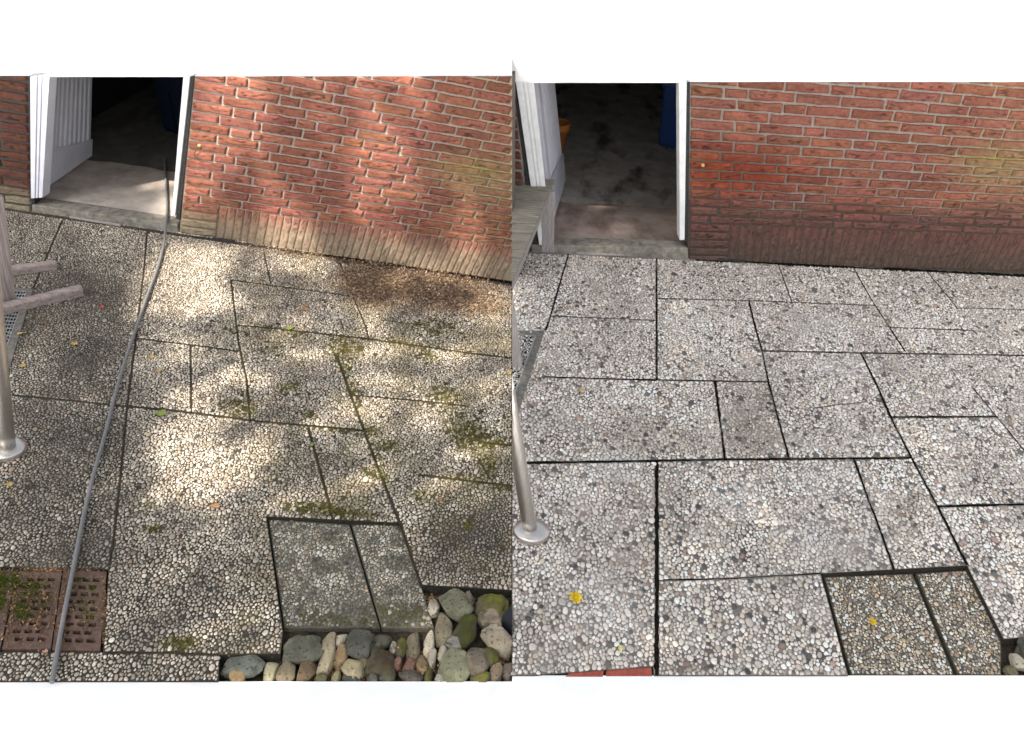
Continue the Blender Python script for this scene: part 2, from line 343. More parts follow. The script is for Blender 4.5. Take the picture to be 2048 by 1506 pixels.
    mb.add(V.reshape(-1, 3), [(base + qd).reshape(-1, 4), (base + tr).reshape(-1, 3)], 'pebble', col, True)
    return N
def joint_strip(mb, a, b, hw, z, mat='joint'):
    A = gz(*a); B = gz(*b); d = B - A; Ln = np.linalg.norm(d); n = max(2, int(Ln / .02)); t = np.linspace(0, 1, n); e = np.array([-d[1], d[0], 0]) / Ln
    lf = np.interp(np.arange(n), np.arange(0, n + 6, 5), rng.standard_normal(len(np.arange(0, n + 6, 5)))); wv = (1 + .20 * rng.standard_normal(n) + .28 * lf).clip(.3, 1.7); cen = A + d * t[:, None] + e * (.0012 * rng.standard_normal(n))[:, None]
    V = np.concatenate([cen + e * (hw * wv)[:, None], cen - e * (hw * wv)[:, None]]); V[:, 2] = z
    mb.add(V, np.array([[i, i + n, i + n + 1, i + 1] for i in range(n - 1)]), mat, (.02, .02, .015))
def chain(pts, hw): return [(pts[i], pts[i + 1], hw) for i in range(len(pts) - 1)]

# --- stains, dirt and painted-in shade of the paving (photograph coordinates)
MOSS = [(690, 700, 42, 26, 10), (575, 775, 22, 13), (640, 1020, 78, 15, 5), (775, 893, 22, 11), (745, 866, 20, 12), (893, 788, 34, 18, 15), (940, 872, 50, 34, 30), (992, 886, 30, 12, 8), (880, 660, 44, 22, 12, .7), (852, 708, 30, 16, 30), (690, 737, 16, 11), (480, 812, 40, 26, 0, .6), (362, 1287, 42, 15, 0), (305, 1060, 24, 9), (845, 990, 24, 10, 0, .8), (1003, 978, 24, 8), (975, 928, 24, 30, 0, .8), (838, 650, 22, 8), (618, 832, 18, 9), (760, 950, 40, 10, 20, .7), (480, 665, 30, 8, 10, .6), (560, 660, 60, 8, 10, .8), (300, 1010, 20, 10, 0, .6), (935, 1050, 14, 14), (830, 690, 120, 10, 8, .6), (705, 780, 14, 50, -14, .6), (760, 930, 12, 60, -20, .6), (900, 815, 70, 20, 25, .5), (660, 860, 60, 8, 6, .6), (940, 960, 70, 10, 7, .6), (540, 700, 40, 20, 0, .4), (720, 1028, 60, 9, 5, .7)]
def frac(PX, s, seed):
    return np.array([noise.fractal((float(x) * s + seed, float(y) * s * 1.4, seed), 1.0, 2.0, 4) for x, y in PX])
PAL_L = np.array([[.48, .45, .40], [.40, .37, .325], [.57, .54, .49], [.29, .27, .235], [.36, .295, .235], [.14, .135, .13]]); WT_L = [.3, .26, .18, .14, .08, .04]
PAL_R = np.array([[.63, .58, .525], [.56, .505, .455], [.70, .66, .61], [.43, .39, .355], [.48, .40, .325], [.075, .075, .08], [.15, .13, .12], [.30, .21, .17]]); WT_R = [.27, .22, .16, .17, .085, .035, .035, .02]
PAL_S = np.array([[.36, .33, .25], [.29, .26, .19], [.20, .185, .145], [.32, .25, .15], [.46, .43, .36], [.13, .11, .08]]); WT_S = [.24, .24, .2, .1, .1, .12]
PAL_T = np.array([[.46, .40, .31], [.34, .26, .18], [.62, .59, .52], [.24, .22, .185], [.50, .34, .18], [.29, .22, .18], [.14, .13, .12]]); WT_T = [.23, .17, .24, .15, .04, .1, .07]
def pick(pal, wt, n): return pal[rng.choice(len(pal), n, p=np.array(wt) / sum(wt))] * (1 + .14 * rng.standard_normal((n, 1))).clip(.6, 1.4)
DARK_L = [(120, 640, 160, 140, 0, .85), (150, 960, 130, 240, 8, .8), (950, 1080, 110, 100, 0, .9), (560, 920, 80, 60, 0, .2), (330, 1180, 120, 100, 0, .25)]  # darker, wider gaps and shade, put into the pebble colour
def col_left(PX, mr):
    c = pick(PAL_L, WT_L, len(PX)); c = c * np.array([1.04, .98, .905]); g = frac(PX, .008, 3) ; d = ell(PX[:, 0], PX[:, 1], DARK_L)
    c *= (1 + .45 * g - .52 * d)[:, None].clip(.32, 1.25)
    m = ell(PX[:, 0], PX[:, 1], MOSS); mo = rng.random(len(PX)) < m * .5
    c[mo] = c[mo] * .45 + np.array([.10, .092, .026]) * .55; ge = (.1 + .9 * frac(PX, .012, 31)).clip(0, .5)[:, None] * np.clip((PX[:, :1] - 400) / 150, 0, 1); c = c * (1 - ge * .75) + np.array([.19, .155, .065]) * ge * .75
    lit = ell(PX[:, 0], PX[:, 1], [(850, 585, 170, 45, 6)]); c = c * (1 - .6 * lit[:, None]) + np.array([.24, .155, .105]) * .6 * lit[:, None]
    return c.clip(.02, .8)
def fill_left(PX):                      # tighter pebbles in the middle, smaller ones with wider gaps in the darkened parts
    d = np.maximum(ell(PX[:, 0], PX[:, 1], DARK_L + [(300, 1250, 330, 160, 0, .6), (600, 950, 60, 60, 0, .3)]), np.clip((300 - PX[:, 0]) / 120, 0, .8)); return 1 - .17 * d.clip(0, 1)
def keep_left(PX): return rng.random(len(PX)) > ell(PX[:, 0], PX[:, 1], MOSS) * .3 + .01
WHITE_R = [(1640, 650, 60, 22, 0), (1690, 735, 70, 25, 0, .8), (1200, 1210, 90, 60, 20, .8), (1230, 935, 60, 30, 0, .8), (1640, 960, 90, 40, 0, .7), (1640, 1080, 60, 50, 0, .8), (1480, 1000, 50, 40, 0, .6), (1720, 1080, 70, 60, 0, .5)]
def col_right(PX, mr):
    c = pick(PAL_R, WT_R, len(PX)) * 1.07; g = frac(PX, .007, 11); c *= (1 + .22 * g + .22 * frac(PX, .0035, 17))[:, None].clip(.7, 1.25)
    br = ell(PX[:, 0], PX[:, 1], [(1290, 870, 110, 45, 15, .8), (1500, 850, 60, 70, 0, .9), (1810, 1040, 50, 70, 20, .9), (1270, 1110, 60, 50, 0, .6), (1710, 1100, 20, 20)])
    c *= 1 - (.24 * br[:, None] * np.array([.9, 1, 1.12])); ww = ell(PX[:, 0], PX[:, 1], WHITE_R) * .3
    return (c * (1 - ww[:, None]) + np.array([.58, .56, .56]) * ww[:, None]).clip(.03, .8)
def col_step_l(PX, mr):
    c = np.array([1.2, 1.2, 1.28]) * pick(PAL_S, WT_S, len(PX)) * (1 + .9 * frac(PX, .022, 5))[:, None].clip(.4, 1.5); dk = ell(PX[:, 0], PX[:, 1], [(715, 1215, 50, 40, 0), (635, 1135, 18, 14, 0, .7), (805, 1210, 50, 50, 0, .8), (745, 1080, 20, 20, 0, .5)]); c = c * (1 - .5 * dk[:, None]); m = ell(PX[:, 0], PX[:, 1], [(640, 1232, 50, 16, 0), (800, 1226, 55, 28, 0), (745, 1225, 30, 30, 0, .7)])
    mo = rng.random(len(PX)) < m * .7; c[mo] = np.array([.075, .07, .02]); return c.clip(.02, .7)
def col_step_r(PX, mr): return (pick(PAL_T, WT_T, len(PX)) * 1.2 * (1 + .3 * frac(PX, .02, 8))[:, None].clip(.6, 1.3)).clip(.02, .7)

# --- joints
JL = []
for p, hw in (([(125, 441), (91, 519), (66, 578)], .004), ([(294.6, 463), (288, 540), (272.6, 671), (254, 817), (244, 925), (227, 1084), (218, 1138)], .0035),
              ([(527, 499), (541, 566)], .0025), ([(462, 560), (477, 685), (494, 762), (500, 843)], .0035), ([(462, 560), (700, 592)], .0035), ([(678, 520), (701.6, 583.6), (732, 654), (738, 680)], .003),
              ([(477, 651), (512, 653.5), (722, 676), (952, 708), (1024, 716)], .0045), ([(762, 640), (850, 651)], .0025), ([(272.6, 677), (382.6, 690), (481, 703)], .004), ([(381, 690), (382.6, 826)], .004),
              ([(254, 813), (339, 820), (512, 842), (725, 861)], .005), ([(10, 789), (162.5, 803), (247, 814)], .004), ([(674, 712), (701.6, 790), (745.6, 908), (790, 1023), (800, 1047)], .005),
              ([(701.6, 790), (854, 803), (930, 812)], .0035), ([(617, 857), (657.6, 1003), (664, 1038)], .0045), ([(840, 950), (1024, 972)], .0045), ([(969, 886), (1024, 891)], .005), ([(955, 915), (982.6, 962)], .003),
              ([(207, 1305), (330, 1306), (437, 1310)], .003), ([(800, 1047), (841, 1170)], .006)): JL += chain(p, hw)
JR = []
for p, hw in (([(1313, 516), (1313.5, 760)], .0055), ([(1137, 508), (1097, 645), (1091, 661)], .004), ([(1101, 632), (1312, 641)], .004), ([(1085, 754), (1250, 759), (1313, 760), (1536, 764)], .0055),
              ([(1430, 763), (1450, 919)], .0065), ([(1050, 926), (1314, 922), (1450, 919), (1512, 919), (1823, 916)], .0075), ([(1313, 597), (1512, 602), (1749, 611)], .004), ([(1497, 601), (1512, 661), (1524, 702), (1537, 766), (1578, 918)], .0055),
              ([(1524, 702), (1722, 706), (2048, 711), (2130, 713)], .006), ([(1749, 609), (1779.5, 656), (1810, 703)], .0045), ([(1705, 533), (1749, 610)], .004), ([(1556, 527), (1583, 603)], .003), ([(1779.5, 655), (1949, 661)], .004),
              ([(1852, 541), (1915, 617)], .003), ([(1915, 616), (2048, 619), (2130, 621)], .003), ([(1722, 707), (1756, 776), (1781, 834), (1823.5, 917), (1874, 1011), (1934, 1130)], .006),
              ([(1781, 834.6), (1993, 833.6)], .007), ([(1945, 775), (1993, 833.6), (2048, 901), (2130, 1005)], .0035), ([(1627, 817), (1690, 808), (1735, 804)], .002), ([(1876, 1013), (2048, 1009), (2130, 1006)], .007),
              ([(1707, 918), (1756, 1050), (1788, 1140)], .006), ([(1313.5, 922), (1313.5, 1351)], .008), ([(1313.5, 1161), (1449, 1158), (1642, 1147)], .004)): JR += chain(p, hw)

# --- pavements
POLY_L = [(-90, 396), (60, 420), (360, 464), (1024, 562), (1024, 1181), (843, 1170), (800, 1046), (533, 1033), (566, 1262), (561, 1307), (439, 1310), (437, 1363), (-90, 1363), (-90, 1304), (206, 1304), (217, 1139), (-90, 1133)]
POLY_R = [(1024, 500), (1380, 517), (2130, 553), (2130, 1268), (2007, 1278), (1934, 1131), (1641, 1147), (1696, 1351), (1308, 1351), (1306, 1333), (1066, 1351), (1024, 1351)]
def side_faces(mb, poly, z1, zt=0.0):
    P = np.array([gz(*p, 0) for p in poly]); k = len(P); A = P.copy(); A[:, 2] = zt; B = P.copy(); B[:, 2] = z1
    mb.add(np.concatenate([A, B]), np.array([[i, (i + 1) % k, (i + 1) % k + k, i + k] for i in range(k)]), 'mortar', (.028, .026, .02))  # slab sides near black: their shade is put into the colour
def mortar_left(PX):
    c = np.tile(np.array([.058, .049, .039]), (len(PX), 1)) * (1 + .6 * frac(PX, .02, 2))[:, None].clip(.5, 1.6); m = ell(PX[:, 0], PX[:, 1], MOSS)[:, None] * (.75 + .5 * frac(PX, .06, 9)[:, None]).clip(0, 1)
    ge = (.3 + .9 * frac(PX, .012, 31)).clip(0, .6)[:, None] * (PX[:, :1] > 430)
    c = c * (1 - ge) + np.array([.078, .065, .032]) * ge
    return c * (1 - m) + np.array([.095, .085, .018]) * m
def mortar_right(PX):
    c = np.tile(np.array([.22, .20, .18]), (len(PX), 1)) * (1 + .7 * frac(PX, .015, 4))[:, None].clip(.45, 1.7); m = ell(PX[:, 0], PX[:, 1], WHITE_R)[:, None] * .5
    return c * (1 - m) + np.array([.42, .41, .41]) * m
def pavement(poly, joints, mort, field, label):
    mb = MB(); V, Fa = flat_px(poly, 14); mb.add(gz(V[:, 0], V[:, 1], 0.0), Fa, 'mortar', mort(V).clip(.01, .6))
    side_faces(mb, poly, -.06)
    for a, b, hw in joints: joint_strip(mb, a, b, hw * (.5 if joints is JL else .85), .0012, 'earth_joint' if joints is JL else 'joint')
    field(mb)
    return tag(mb.build('pavement', None), label, None, None, 'structure')
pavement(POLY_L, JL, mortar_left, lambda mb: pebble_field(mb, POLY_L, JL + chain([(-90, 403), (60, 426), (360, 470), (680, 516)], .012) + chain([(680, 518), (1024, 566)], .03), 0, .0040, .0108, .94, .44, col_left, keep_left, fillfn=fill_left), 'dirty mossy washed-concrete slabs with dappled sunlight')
pavement(POLY_R, JR, mortar_right, lambda mb: pebble_field(mb, POLY_R, JR + chain([(1060, 503), (1700, 533), (2130, 555)], .02), 0, .0050, .0132, .95, .42, col_right), 'cleaned pale washed-concrete slabs with dark open joints')
# dark open gap at the wall foot and the soil under the slabs
def soil(poly, z, label):
    mb = MB(); V, Fa = flat_px(poly, 16); P = gz(V[:, 0], V[:, 1], 0.0); P[:, 2] = z + .006 * frac(V, .05, 6); mb.add(P, Fa, 'soil', (.05, .04, .03)); return tag(mb.build('soil', None), label, None, None, 'structure')
soil([(-90, 1120), (225, 1120), (225, 1310), (-90, 1310)], -.045, 'dark earth below the perforated bricks')
soil([(437, 1290), (520, 1000), (840, 1000), (850, 1150), (1024, 1160), (1024, 1363), (437, 1363)], -.04, 'dark earth between the river stones')
soil([(1600, 1100), (2130, 1100), (2130, 1351), (1640, 1351)], -.045, 'dark earth below the lower slabs')
soil([(1024, 1320), (1312, 1320), (1312, 1351), (1024, 1351)], -.03, 'dark earth around the red bricks')
for W, pts in ((WL, [(640, 509), (760, 527), (900, 547), (1024, 566)]), (WR, [(1390, 518), (1560, 528), (1700, 535), (1850, 542), (2130, 556)])):
    mb = MB()
    for a, b in zip(pts[:-1], pts[1:]): joint_strip(mb, a, b, .022 if W is WR else .02, .002)
    tag(mb.build('wall_gap', None), 'open dark gap at the foot of the brick wall', None, None, 'structure')

# --- lower step slabs, one thing each
def step_slab(poly, z, th, rmin, rmax, fill, colfn, mort, label, group):
    mb = MB(); P = np.array([gz(*p, z) for p in poly]); cen = P.mean(0); ring = P + (cen - P) * .012
    B = P.copy(); B[:, 2] = z - th; T2 = P.copy(); T2[:, 2] = z - .004; k = len(P)
    top = ring.copy(); top[:, 2] = z - .001
    mb.add(np.concatenate([B, T2, top]), [np.array([[j * k + i, j * k + (i + 1) % k, (j + 1) * k + (i + 1) % k, (j + 1) * k + i] for j in range(2) for i in range(k)]), np.array([[2 * k + i for i in range(k)]])], 'mortar', mort)
    pl = [to_px(q - np.array([0, 0, z]) ) for q in ring]      # footprint seen at ground level
    pebble_field(mb, [tuple(q) for q in pl], [], z - .0015, rmin, rmax, fill, .30, colfn)
    o = mb.build('paving_slab', None); recenter(o); tag(o, label, 'paving slab', group); return o
SL1 = [(536, 1037), (699, 1048), (760, 1255), (568, 1254)]
SL2 = [(703, 1048), (799, 1048), (843, 1172), (868, 1254), (764, 1255)]
step_slab(SL1, -.016, .045, .0036, .0092, .96, col_step_l, (.12, .11, .085), 'larger left-hand lowered greenish slab beside the river stones', 'lowered step slabs')
step_slab(SL2, -.016, .045, .0036, .0092, .96, col_step_l, (.12, .11, .085), 'narrower right-hand lowered greenish slab beside the river stones', 'lowered step slabs')
SR1 = [(1648, 1153), (1825, 1146), (1910, 1351), (1702, 1351)]
SR2 = [(1832, 1146), (1932, 1139), (2003, 1283), (2003, 1351), (1918, 1351)]
step_slab(SR1, -.02, .04, .0038, .0098, .96, col_step_r, (.10, .088, .068), 'larger lowered slab of brown mixed pebbles with yellow blossom on it', 'lowered step slabs')
step_slab(SR2, -.02, .04, .0038, .0098, .96, col_step_r, (.10, .088, .068), 'narrow lowered slab of brown mixed pebbles at the right corner', 'lowered step slabs')

# ------------------------------------------------------------------ brick sheds
HEADS = {1: [.46, 1.5, 2.51, 3.51, 4.02, 5.01, 6.01, 6.99], 2: [.68, 1.66, 2.69, 3.7, 4.71, 5.73, 6.24, 7.23, 8.23], 3: [.97, 1.99, 2.49, 3.47, 4.49, 5.49, 6.47, 7.46, 8.52], 4: [.66, 1.67, 2.68, 3.21, 4.2, 5.21, 6.2, 6.72, 7.72],
         5: [.94, 1.47, 2.49, 3.46, 4.45, 4.98, 5.95, 6.97, 7.96], 6: [.67, 1.18, 2.2, 3.19, 4.19, 5.19, 6.2, 7.2, 8.21], 7: [.96, 1.97, 2.96, 3.47, 4.45, 5.45, 6.46, 7.43], 8: [.68, 1.67, 2.2, 3.18, 4.19, 5.17, 5.7, 6.7, 7.69],
         9: [.96, 1.48, 2.47, 3.46, 4.44, 5.41, 6.38, 7.36], 10: [.68, 1.65, 2.65, 3.62, 4.15, 5.12, 6.13, 7.11], 11: [.96, 1.47, 2.45, 2.94, 3.92, 4.92, 5.89, 6.88], 12: [.69, 1.68, 2.63, 3.62, 4.61, 5.61, 6.58, 7.09],
         13: [.98, 1.96, 2.45, 3.43, 4.39, 5.36, 6.31, 7.27], 14: [.71, 1.21, 2.19, 3.17, 4.15, 5.12, 6.08, 7.03], 15: [.97, 1.94, 2.9, 3.41, 4.4, 5.35, 5.84, 6.79], 16: [.7, 1.66, 2.62, 3.59, 4.59, 5.56, 6.53], 17: [.97, 1.95, 2.93, 3.91, 4.88, 5.4, 6.37],
         18: [.72, 1.7, 2.68, 3.66, 4.64, 5.62, 6.6], 19: [.97, 1.95, 2.93, 3.91, 4.88, 5.86, 6.8]}
def lattice(a, k, seed):
    g = np.random.default_rng(seed).standard_normal((k,)); return g
def brick_color(W, s, t, base, seed):
    """fired colour, algae and damp marks; s along the wall in bricks, t in courses above the upright course"""
    c = base.copy()
    alg = np.clip(1.25 - np.sqrt(((s - 7.4) / 1.5) ** 2 + ((t - 8.2) / 2.6) ** 2), 0, 1)[:, None] * .75
    alg2 = np.clip((s - 6.2) / 3, 0, 1)[:, None] * np.clip(1 - abs(t - 7) / 9, 0, 1)[:, None] * .5
    c = c * (1 - alg) + np.array([.24, .17, .075]) * alg; c = c * (1 - alg2) + np.array([.25, .16, .08]) * alg2
    if W is WR:
        nn = .5 + .5 * np.sin(s * 1.7 + 1.1) * np.cos(s * .6 + t * .35); damp = np.clip((3.1 + 2.3 * nn - t) / 3.2, 0, 1)[:, None]
        wet = np.clip(1.3 - np.sqrt(((s - 1.0) / 2.1) ** 2 + ((t - 6.0) / 3.4) ** 2), 0, 1)[:, None]
        c = c * (1 - wet) + c * np.array([.84, .46, .32]) * wet
        c = c * (1 - .78 * damp) + np.array([.105, .055, .048]) * .78 * damp
        low = np.clip((-.8 - t) / 3, 0, 1)[:, None]; c = c * (1 - .6 * low) + np.array([.085, .072, .055]) * .6 * low
    else:
        low = np.clip((-.3 - t) / 2.2, 0, 1)[:, None]; c = c * (1 - .9 * low) + np.array([.27, .232, .16]) * .9 * low
        sd_ = np.clip((.6 - t) / 1.6, 0, 1)[:, None] * np.clip(s - .6, 0, 1)[:, None]; c = c * (1 - .25 * sd_) + np.array([.34, .19, .15]) * .25 * sd_
    return c
def one_brick(mb, W, s0, s1, t0, t1, js, jt, upright=False, dark=1.0):
    nu, nv = (34, 13) if not upright else (8, 26)
    if (s1 - s0) < .7 and not upright: nu = 19
    s0 += js / 2; s1 -= js / 2; t0 += jt / 2; t1 -= jt / 2
    u, v = np.meshgrid(np.linspace(0, 1, nu), np.linspace(0, 1, nv)); u = u.copy(); v = v.copy()
    for a, k in ((u, nu), (v, nv)):      # crowd rows towards the edges
        a[:] = np.where(a < .5, .5 * (2 * a) ** 1.25, 1 - .5 * (2 - 2 * a) ** 1.25)
    e = np.minimum(np.minimum(u, 1 - u) * (s1 - s0) * 4, np.minimum(v, 1 - v) * (t1 - t0)); edge = np.clip(e / .16, 0, 1)
    sd = rng.random() * 100; lw = 1 if not upright else .25
    ss = s0 + u * (s1 - s0); tt = t0 + v * (t1 - t0)
    P = np.stack([ss.ravel() * 3.2 + sd, tt.ravel() * 1.5, np.full(u.size, sd)], 1) if not upright else np.stack([ss.ravel() * 8 + sd, tt.ravel() * .9, np.full(u.size, sd)], 1)
    n1 = np.array([noise.fractal(tuple(p), .8, 2.0, 5) for p in P.tolist()]).reshape(u.shape)
    P2 = (np.stack([ss.ravel() * 2.5, tt.ravel() * 2.2, np.full(u.size, sd)], 1) if not upright else np.stack([ss.ravel() * 9, tt.ravel() * .8, np.full(u.size, sd)], 1)) + 7.7
    n2 = np.array([noise.ridged_multi_fractal(tuple(p), 1.0, 2.0, 2, 1.0, 2.0) for p in P2.tolist()]).reshape(u.shape)
    crack = np.clip((n2 - 1.10) * 7, 0, 1) * np.clip(.55 + 2.2 * n1, 0, 1) * np.clip((edge - .35) * 2, 0, 1)
    off = -.006 + ((.0185 if not upright else .0105) * np.sqrt(1 - (1 - edge) ** 2)) + (.0028 * n1 - .0045 * crack) * edge
    rag = (1 - edge)
    ss = ss + rag * .02 * n1; tt = tt + rag * .11 * n1 * (np.where(v < .5, 1.0, .7))
    V = w_st3(W, ss.ravel(), tt.ravel(), off.ravel())
    b = np.array([.232, .087, .058]) * (1 + .09 * rng.standard_normal()) * np.array([1, 1 + .045 * rng.standard_normal(), 1 + .06 * rng.standard_normal()])
    if rng.random() < .10: b = b * .85
    c = brick_color(W, ss.ravel(), tt.ravel(), np.tile(b * dark, (u.size, 1)), sd)
    c *= (1 + .22 * n1.ravel() - .72 * crack.ravel())[:, None].clip(.3, 1.4)  # crack shadows and dark marks put into the brick colour
    idx = np.arange(nu * nv).reshape(nv, nu); q = np.stack([idx[:-1, :-1], idx[:-1, 1:], idx[1:, 1:], idx[1:, :-1]], -1).reshape(-1, 4)
    mb.add(V, q, 'brick', c.clip(.01, .7), True)
def mortar_col(W, st):
    s, t = st[:, 0], st[:, 1]; c = np.tile(np.array([.40, .345, .30]), (len(s), 1))
    y = np.clip(1.3 - np.sqrt(((s - 7.15) / .9) ** 2 + ((t - 8.9) / 1.1) ** 2), 0, 1)[:, None] * .9; c = c * (1 - y) + np.array([.42, .40, .05]) * y
    a = np.clip((s - 5.2) / 4, 0, .55)[:, None]; c = c * (1 - a) + np.array([.38, .33, .19]) * a
    if W is WR:
        c *= .84
        wet = np.clip(1.35 - np.sqrt(((s - .8) / 2.0) ** 2 + ((t - 6) / 3.6) ** 2), 0, 1)[:, None]; c = c * (1 - .72 * wet) + np.array([.09, .065, .045]) * .72 * wet
        d = np.clip((4.2 + 1.2 * np.sin(s * 1.7 + 1.1) - t) / 2.6, 0, 1)[:, None] * .85; c = c * (1 - d) + np.array([.055, .045, .036]) * d
    else:
        d = np.clip((.1 - t) / 1.2, 0, 1)[:, None] * .8; c = c * (1 - d) + np.array([.25, .205, .15]) * d
        p = (s < -2)[:, None]; c = np.where(p, np.array([.075, .066, .06]), c)  # left pier's mortar darkened along with its bricks
    return c
def edge_s(W, a, b, t):                 # brick coordinate of a jamb line (two photograph points) at course t
    lo, hi = w_st(W, *a), w_st(W, *b); k = (t - lo[1]) / (hi[1] - lo[1]); return float(lo[0] + k * (hi[0] - lo[0]))

ROOF_EDGE = []
def build_shed(W, side, label, x0, x1, jamb_r, jamb_l, floor_mat_name):
    base0 = W.p
    root = empty('brick_shed', gz((x0 + x1) / 2, 480), label, 'shed')
    mb = MB()
    # backing (joint mortar) as fine sheets on both sides of the doorway
    bl = lambda x: 465 + (x - 360) * 97 / 664 if side == 'L' else 517 + (x - 1380) * 32 / 668
    tp = W.top - 1
    for poly in ([jamb_r[0], (x1, tp), (x1, bl(x1) + 2), jamb_r[1]], [(x0, tp), jamb_l[0], jamb_l[1], (x0, bl(x0) + 2)]):
        V, Fa = flat_px(poly, 10); mb.add(w_px3(W, V[:, 0], V[:, 1], np.full(len(V), -.0035)), Fa, 'wallmortar', mortar_col(W, w_st(W, V[:, 0], V[:, 1])))
        Q = np.array([w_px3(W, *q) for q in poly]); k = 4; B = Q - W.n * .11    # the wall's thickness
        mb.add(np.concatenate([Q - W.n * .0045, B]), [np.array([[i, (i + 1) % k, (i + 1) % k + k, i + k] for i in range(k)]), np.array([[7, 6, 5, 4]])], 'wallmortar', (.16, .13, .11))
    # courses
    smax = {'L': lambda t: min(13, edge_s(W, (1024, 152), (1024, 562), t)), 'R': lambda t: edge_s(W, (2130, 164), (2130, 552), t)}[side]
    for row in range(1, 20):
        tm = row - .5; h = list(HEADS[row])
        while h[-1] < 13: h.append(h[-1] + (.98 if len(h) % 5 else .5))
        s_end = smax(tm); s_beg = edge_s(W, *jamb_r, tm)
        yy = w_px(W, (s_beg + s_end) / 2, row - 1)[1]
        b = [max(s_beg + .01, -.04)] + [x for x in h if x < s_end - .12] + [s_end]
        if b[1] - b[0] < .1: b.pop(1)
        for a, c in zip(b[:-1], b[1:]):
            pxs = w_px(W, np.array([a, c]), np.array([row - 1., row - 1.]))
            if pxs[:, 1].max() < W.top: continue
            one_brick(mb, W, a, c, row - 1, row, .045, .17)
    for r in range(-6, 0):               # flat courses next to the doorway
        one_brick(mb, W, edge_s(W, *jamb_r, r + .5) + .02, .98, r, r + 1, .03, .12)
    s = .98; se = smax(-2)
    while s < se:                        # upright course
        wd = .205 * (1 + .05 * rng.standard_normal()); one_brick(mb, W, s, min(s + wd, se), -5.3, 0, .014, .10, upright=True); s += wd
    # pier on the other side of the doorway
    for row in range(-6, 20):
        tm = row + .5; se_ = edge_s(W, *jamb_l, tm) - .02; sb = edge_s(W, (x0, W.top), (x0, 420), tm)
        if w_px(W, se_, row)[1] < W.top: continue
        ss = [se_]; st_ = .62 if row % 2 else 1.0
        while ss[-1] - st_ > sb: ss.append(ss[-1] - st_); st_ = 1.0
        ss.append(sb)
        for a, c in zip(ss[1:], ss[:-1]):
            if c - a > .1: one_brick(mb, W, a, c, row, row + 1, .05, .2, dark=.40 if side == 'L' else .55)  # pier bricks darkened in colour for shade and dirt
    wall = mb.build('wall', None, root)
    # the wall ends under the roof's edge
    A = w_px3(W, x0, W.top); B = w_px3(W, x1, W.top); back = -W.n
    nrm = np.cross(B - A, back); nrm /= np.linalg.norm(nrm); nrm *= np.sign(nrm[2])
    cut(wall, A, nrm, True, False); cut(wall, (0, 0, -.02), (0, 0, -1), True, False)
    # roof
    mb = MB(); dp = 5.4; a0 = A + back * .004; b0 = B + back * .004; lv = lambda q: q - np.array([0, 0, 1]) * (((q - A) @ nrm) / nrm[2])      # a point brought onto the roof's plane
    seam_d = np.cross(SEAM_N, nrm); seam_d *= np.sign(seam_d[1]); seam_d /= np.linalg.norm(seam_d)
    ra, rb = (a0 + back * dp - W.u * 2.5, b0 + seam_d * dp * 1.03) if side == 'L' else (a0 + seam_d * dp * 1.03, b0 + back * dp + W.u * 2.5)
    if side == 'L': a1, b1 = a0 - W.u * 1.5, b0
    else: a1, b1 = a0, b0 + W.u * 1.5
    prism(mb, [lv(a1), lv(b1), lv(rb), lv(ra)], -nrm * .006, 'white_ground', (.9, .9, .9)); 
    if side == 'R':  # sloped filler added so the left roof's edge drops no shadow here
        e0, e1 = ROOF_EDGE; hit = lambda q: q; on = lambda p, dv: p + dv * (((W.p - p) @ W.n) / (dv @ W.n))
        dv = e1 - e0; f0 = on(e0, dv) + back * .01; up = np.array([0, 0, .001]); g0 = lv(a0 + W.u * .55) + up; g1 = lv(ra + W.u * .55) + up; z0_ = lv(a0) + up; ff = e1 + dv * .02
        mb.add([f0, g0, g1, ff, z0_], [np.array([[0, 1, 2, 3]]), np.array([[4, 1, 0]])], 'white_ground', (.9, .9, .9))
    else: ROOF_EDGE[:] = [lv(b1), lv(rb)]
    mb.build('roof', None, root)
    # room
    zf = .057; mb = MB(); xa, xb = (x0 + 20, 640) if side == 'L' else (x0 + 22, 1800); fl = [on_plane(xa, 430, W.p, W.n), on_plane(xb, 500, W.p, W.n)]; fl = [f * (1, 1, 0) for f in fl]
    P0, P1 = fl[0] + (0, 0, zf) + back * .10, fl[1] + (0, 0, zf) + back * .10; Q1, Q0 = P1 + back * 5.1, P0 + back * 5.1
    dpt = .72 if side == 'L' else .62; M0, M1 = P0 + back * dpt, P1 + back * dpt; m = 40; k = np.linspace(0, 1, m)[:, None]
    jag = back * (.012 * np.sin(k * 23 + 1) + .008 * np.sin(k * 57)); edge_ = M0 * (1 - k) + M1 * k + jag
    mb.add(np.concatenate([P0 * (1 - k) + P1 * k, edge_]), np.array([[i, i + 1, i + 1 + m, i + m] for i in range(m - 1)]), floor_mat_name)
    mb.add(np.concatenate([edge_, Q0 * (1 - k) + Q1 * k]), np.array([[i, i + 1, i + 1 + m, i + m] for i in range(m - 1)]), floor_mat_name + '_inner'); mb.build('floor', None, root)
    mb = MB(); hz = max(A[2], B[2]) + .6
    tops = []
    for q in (P0, Q0, Q1, P1):
        tz = A[2] - ((q - A) * (1, 1, 0)) @ nrm / nrm[2] - .004; tops.append(np.array([q[0], q[1], tz]))
    low = [q - (0, 0, .05) for q in (P0, Q0, Q1, P1)]
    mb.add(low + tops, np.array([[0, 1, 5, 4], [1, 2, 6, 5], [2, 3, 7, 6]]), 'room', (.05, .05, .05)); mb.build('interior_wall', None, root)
    return root, zf, back

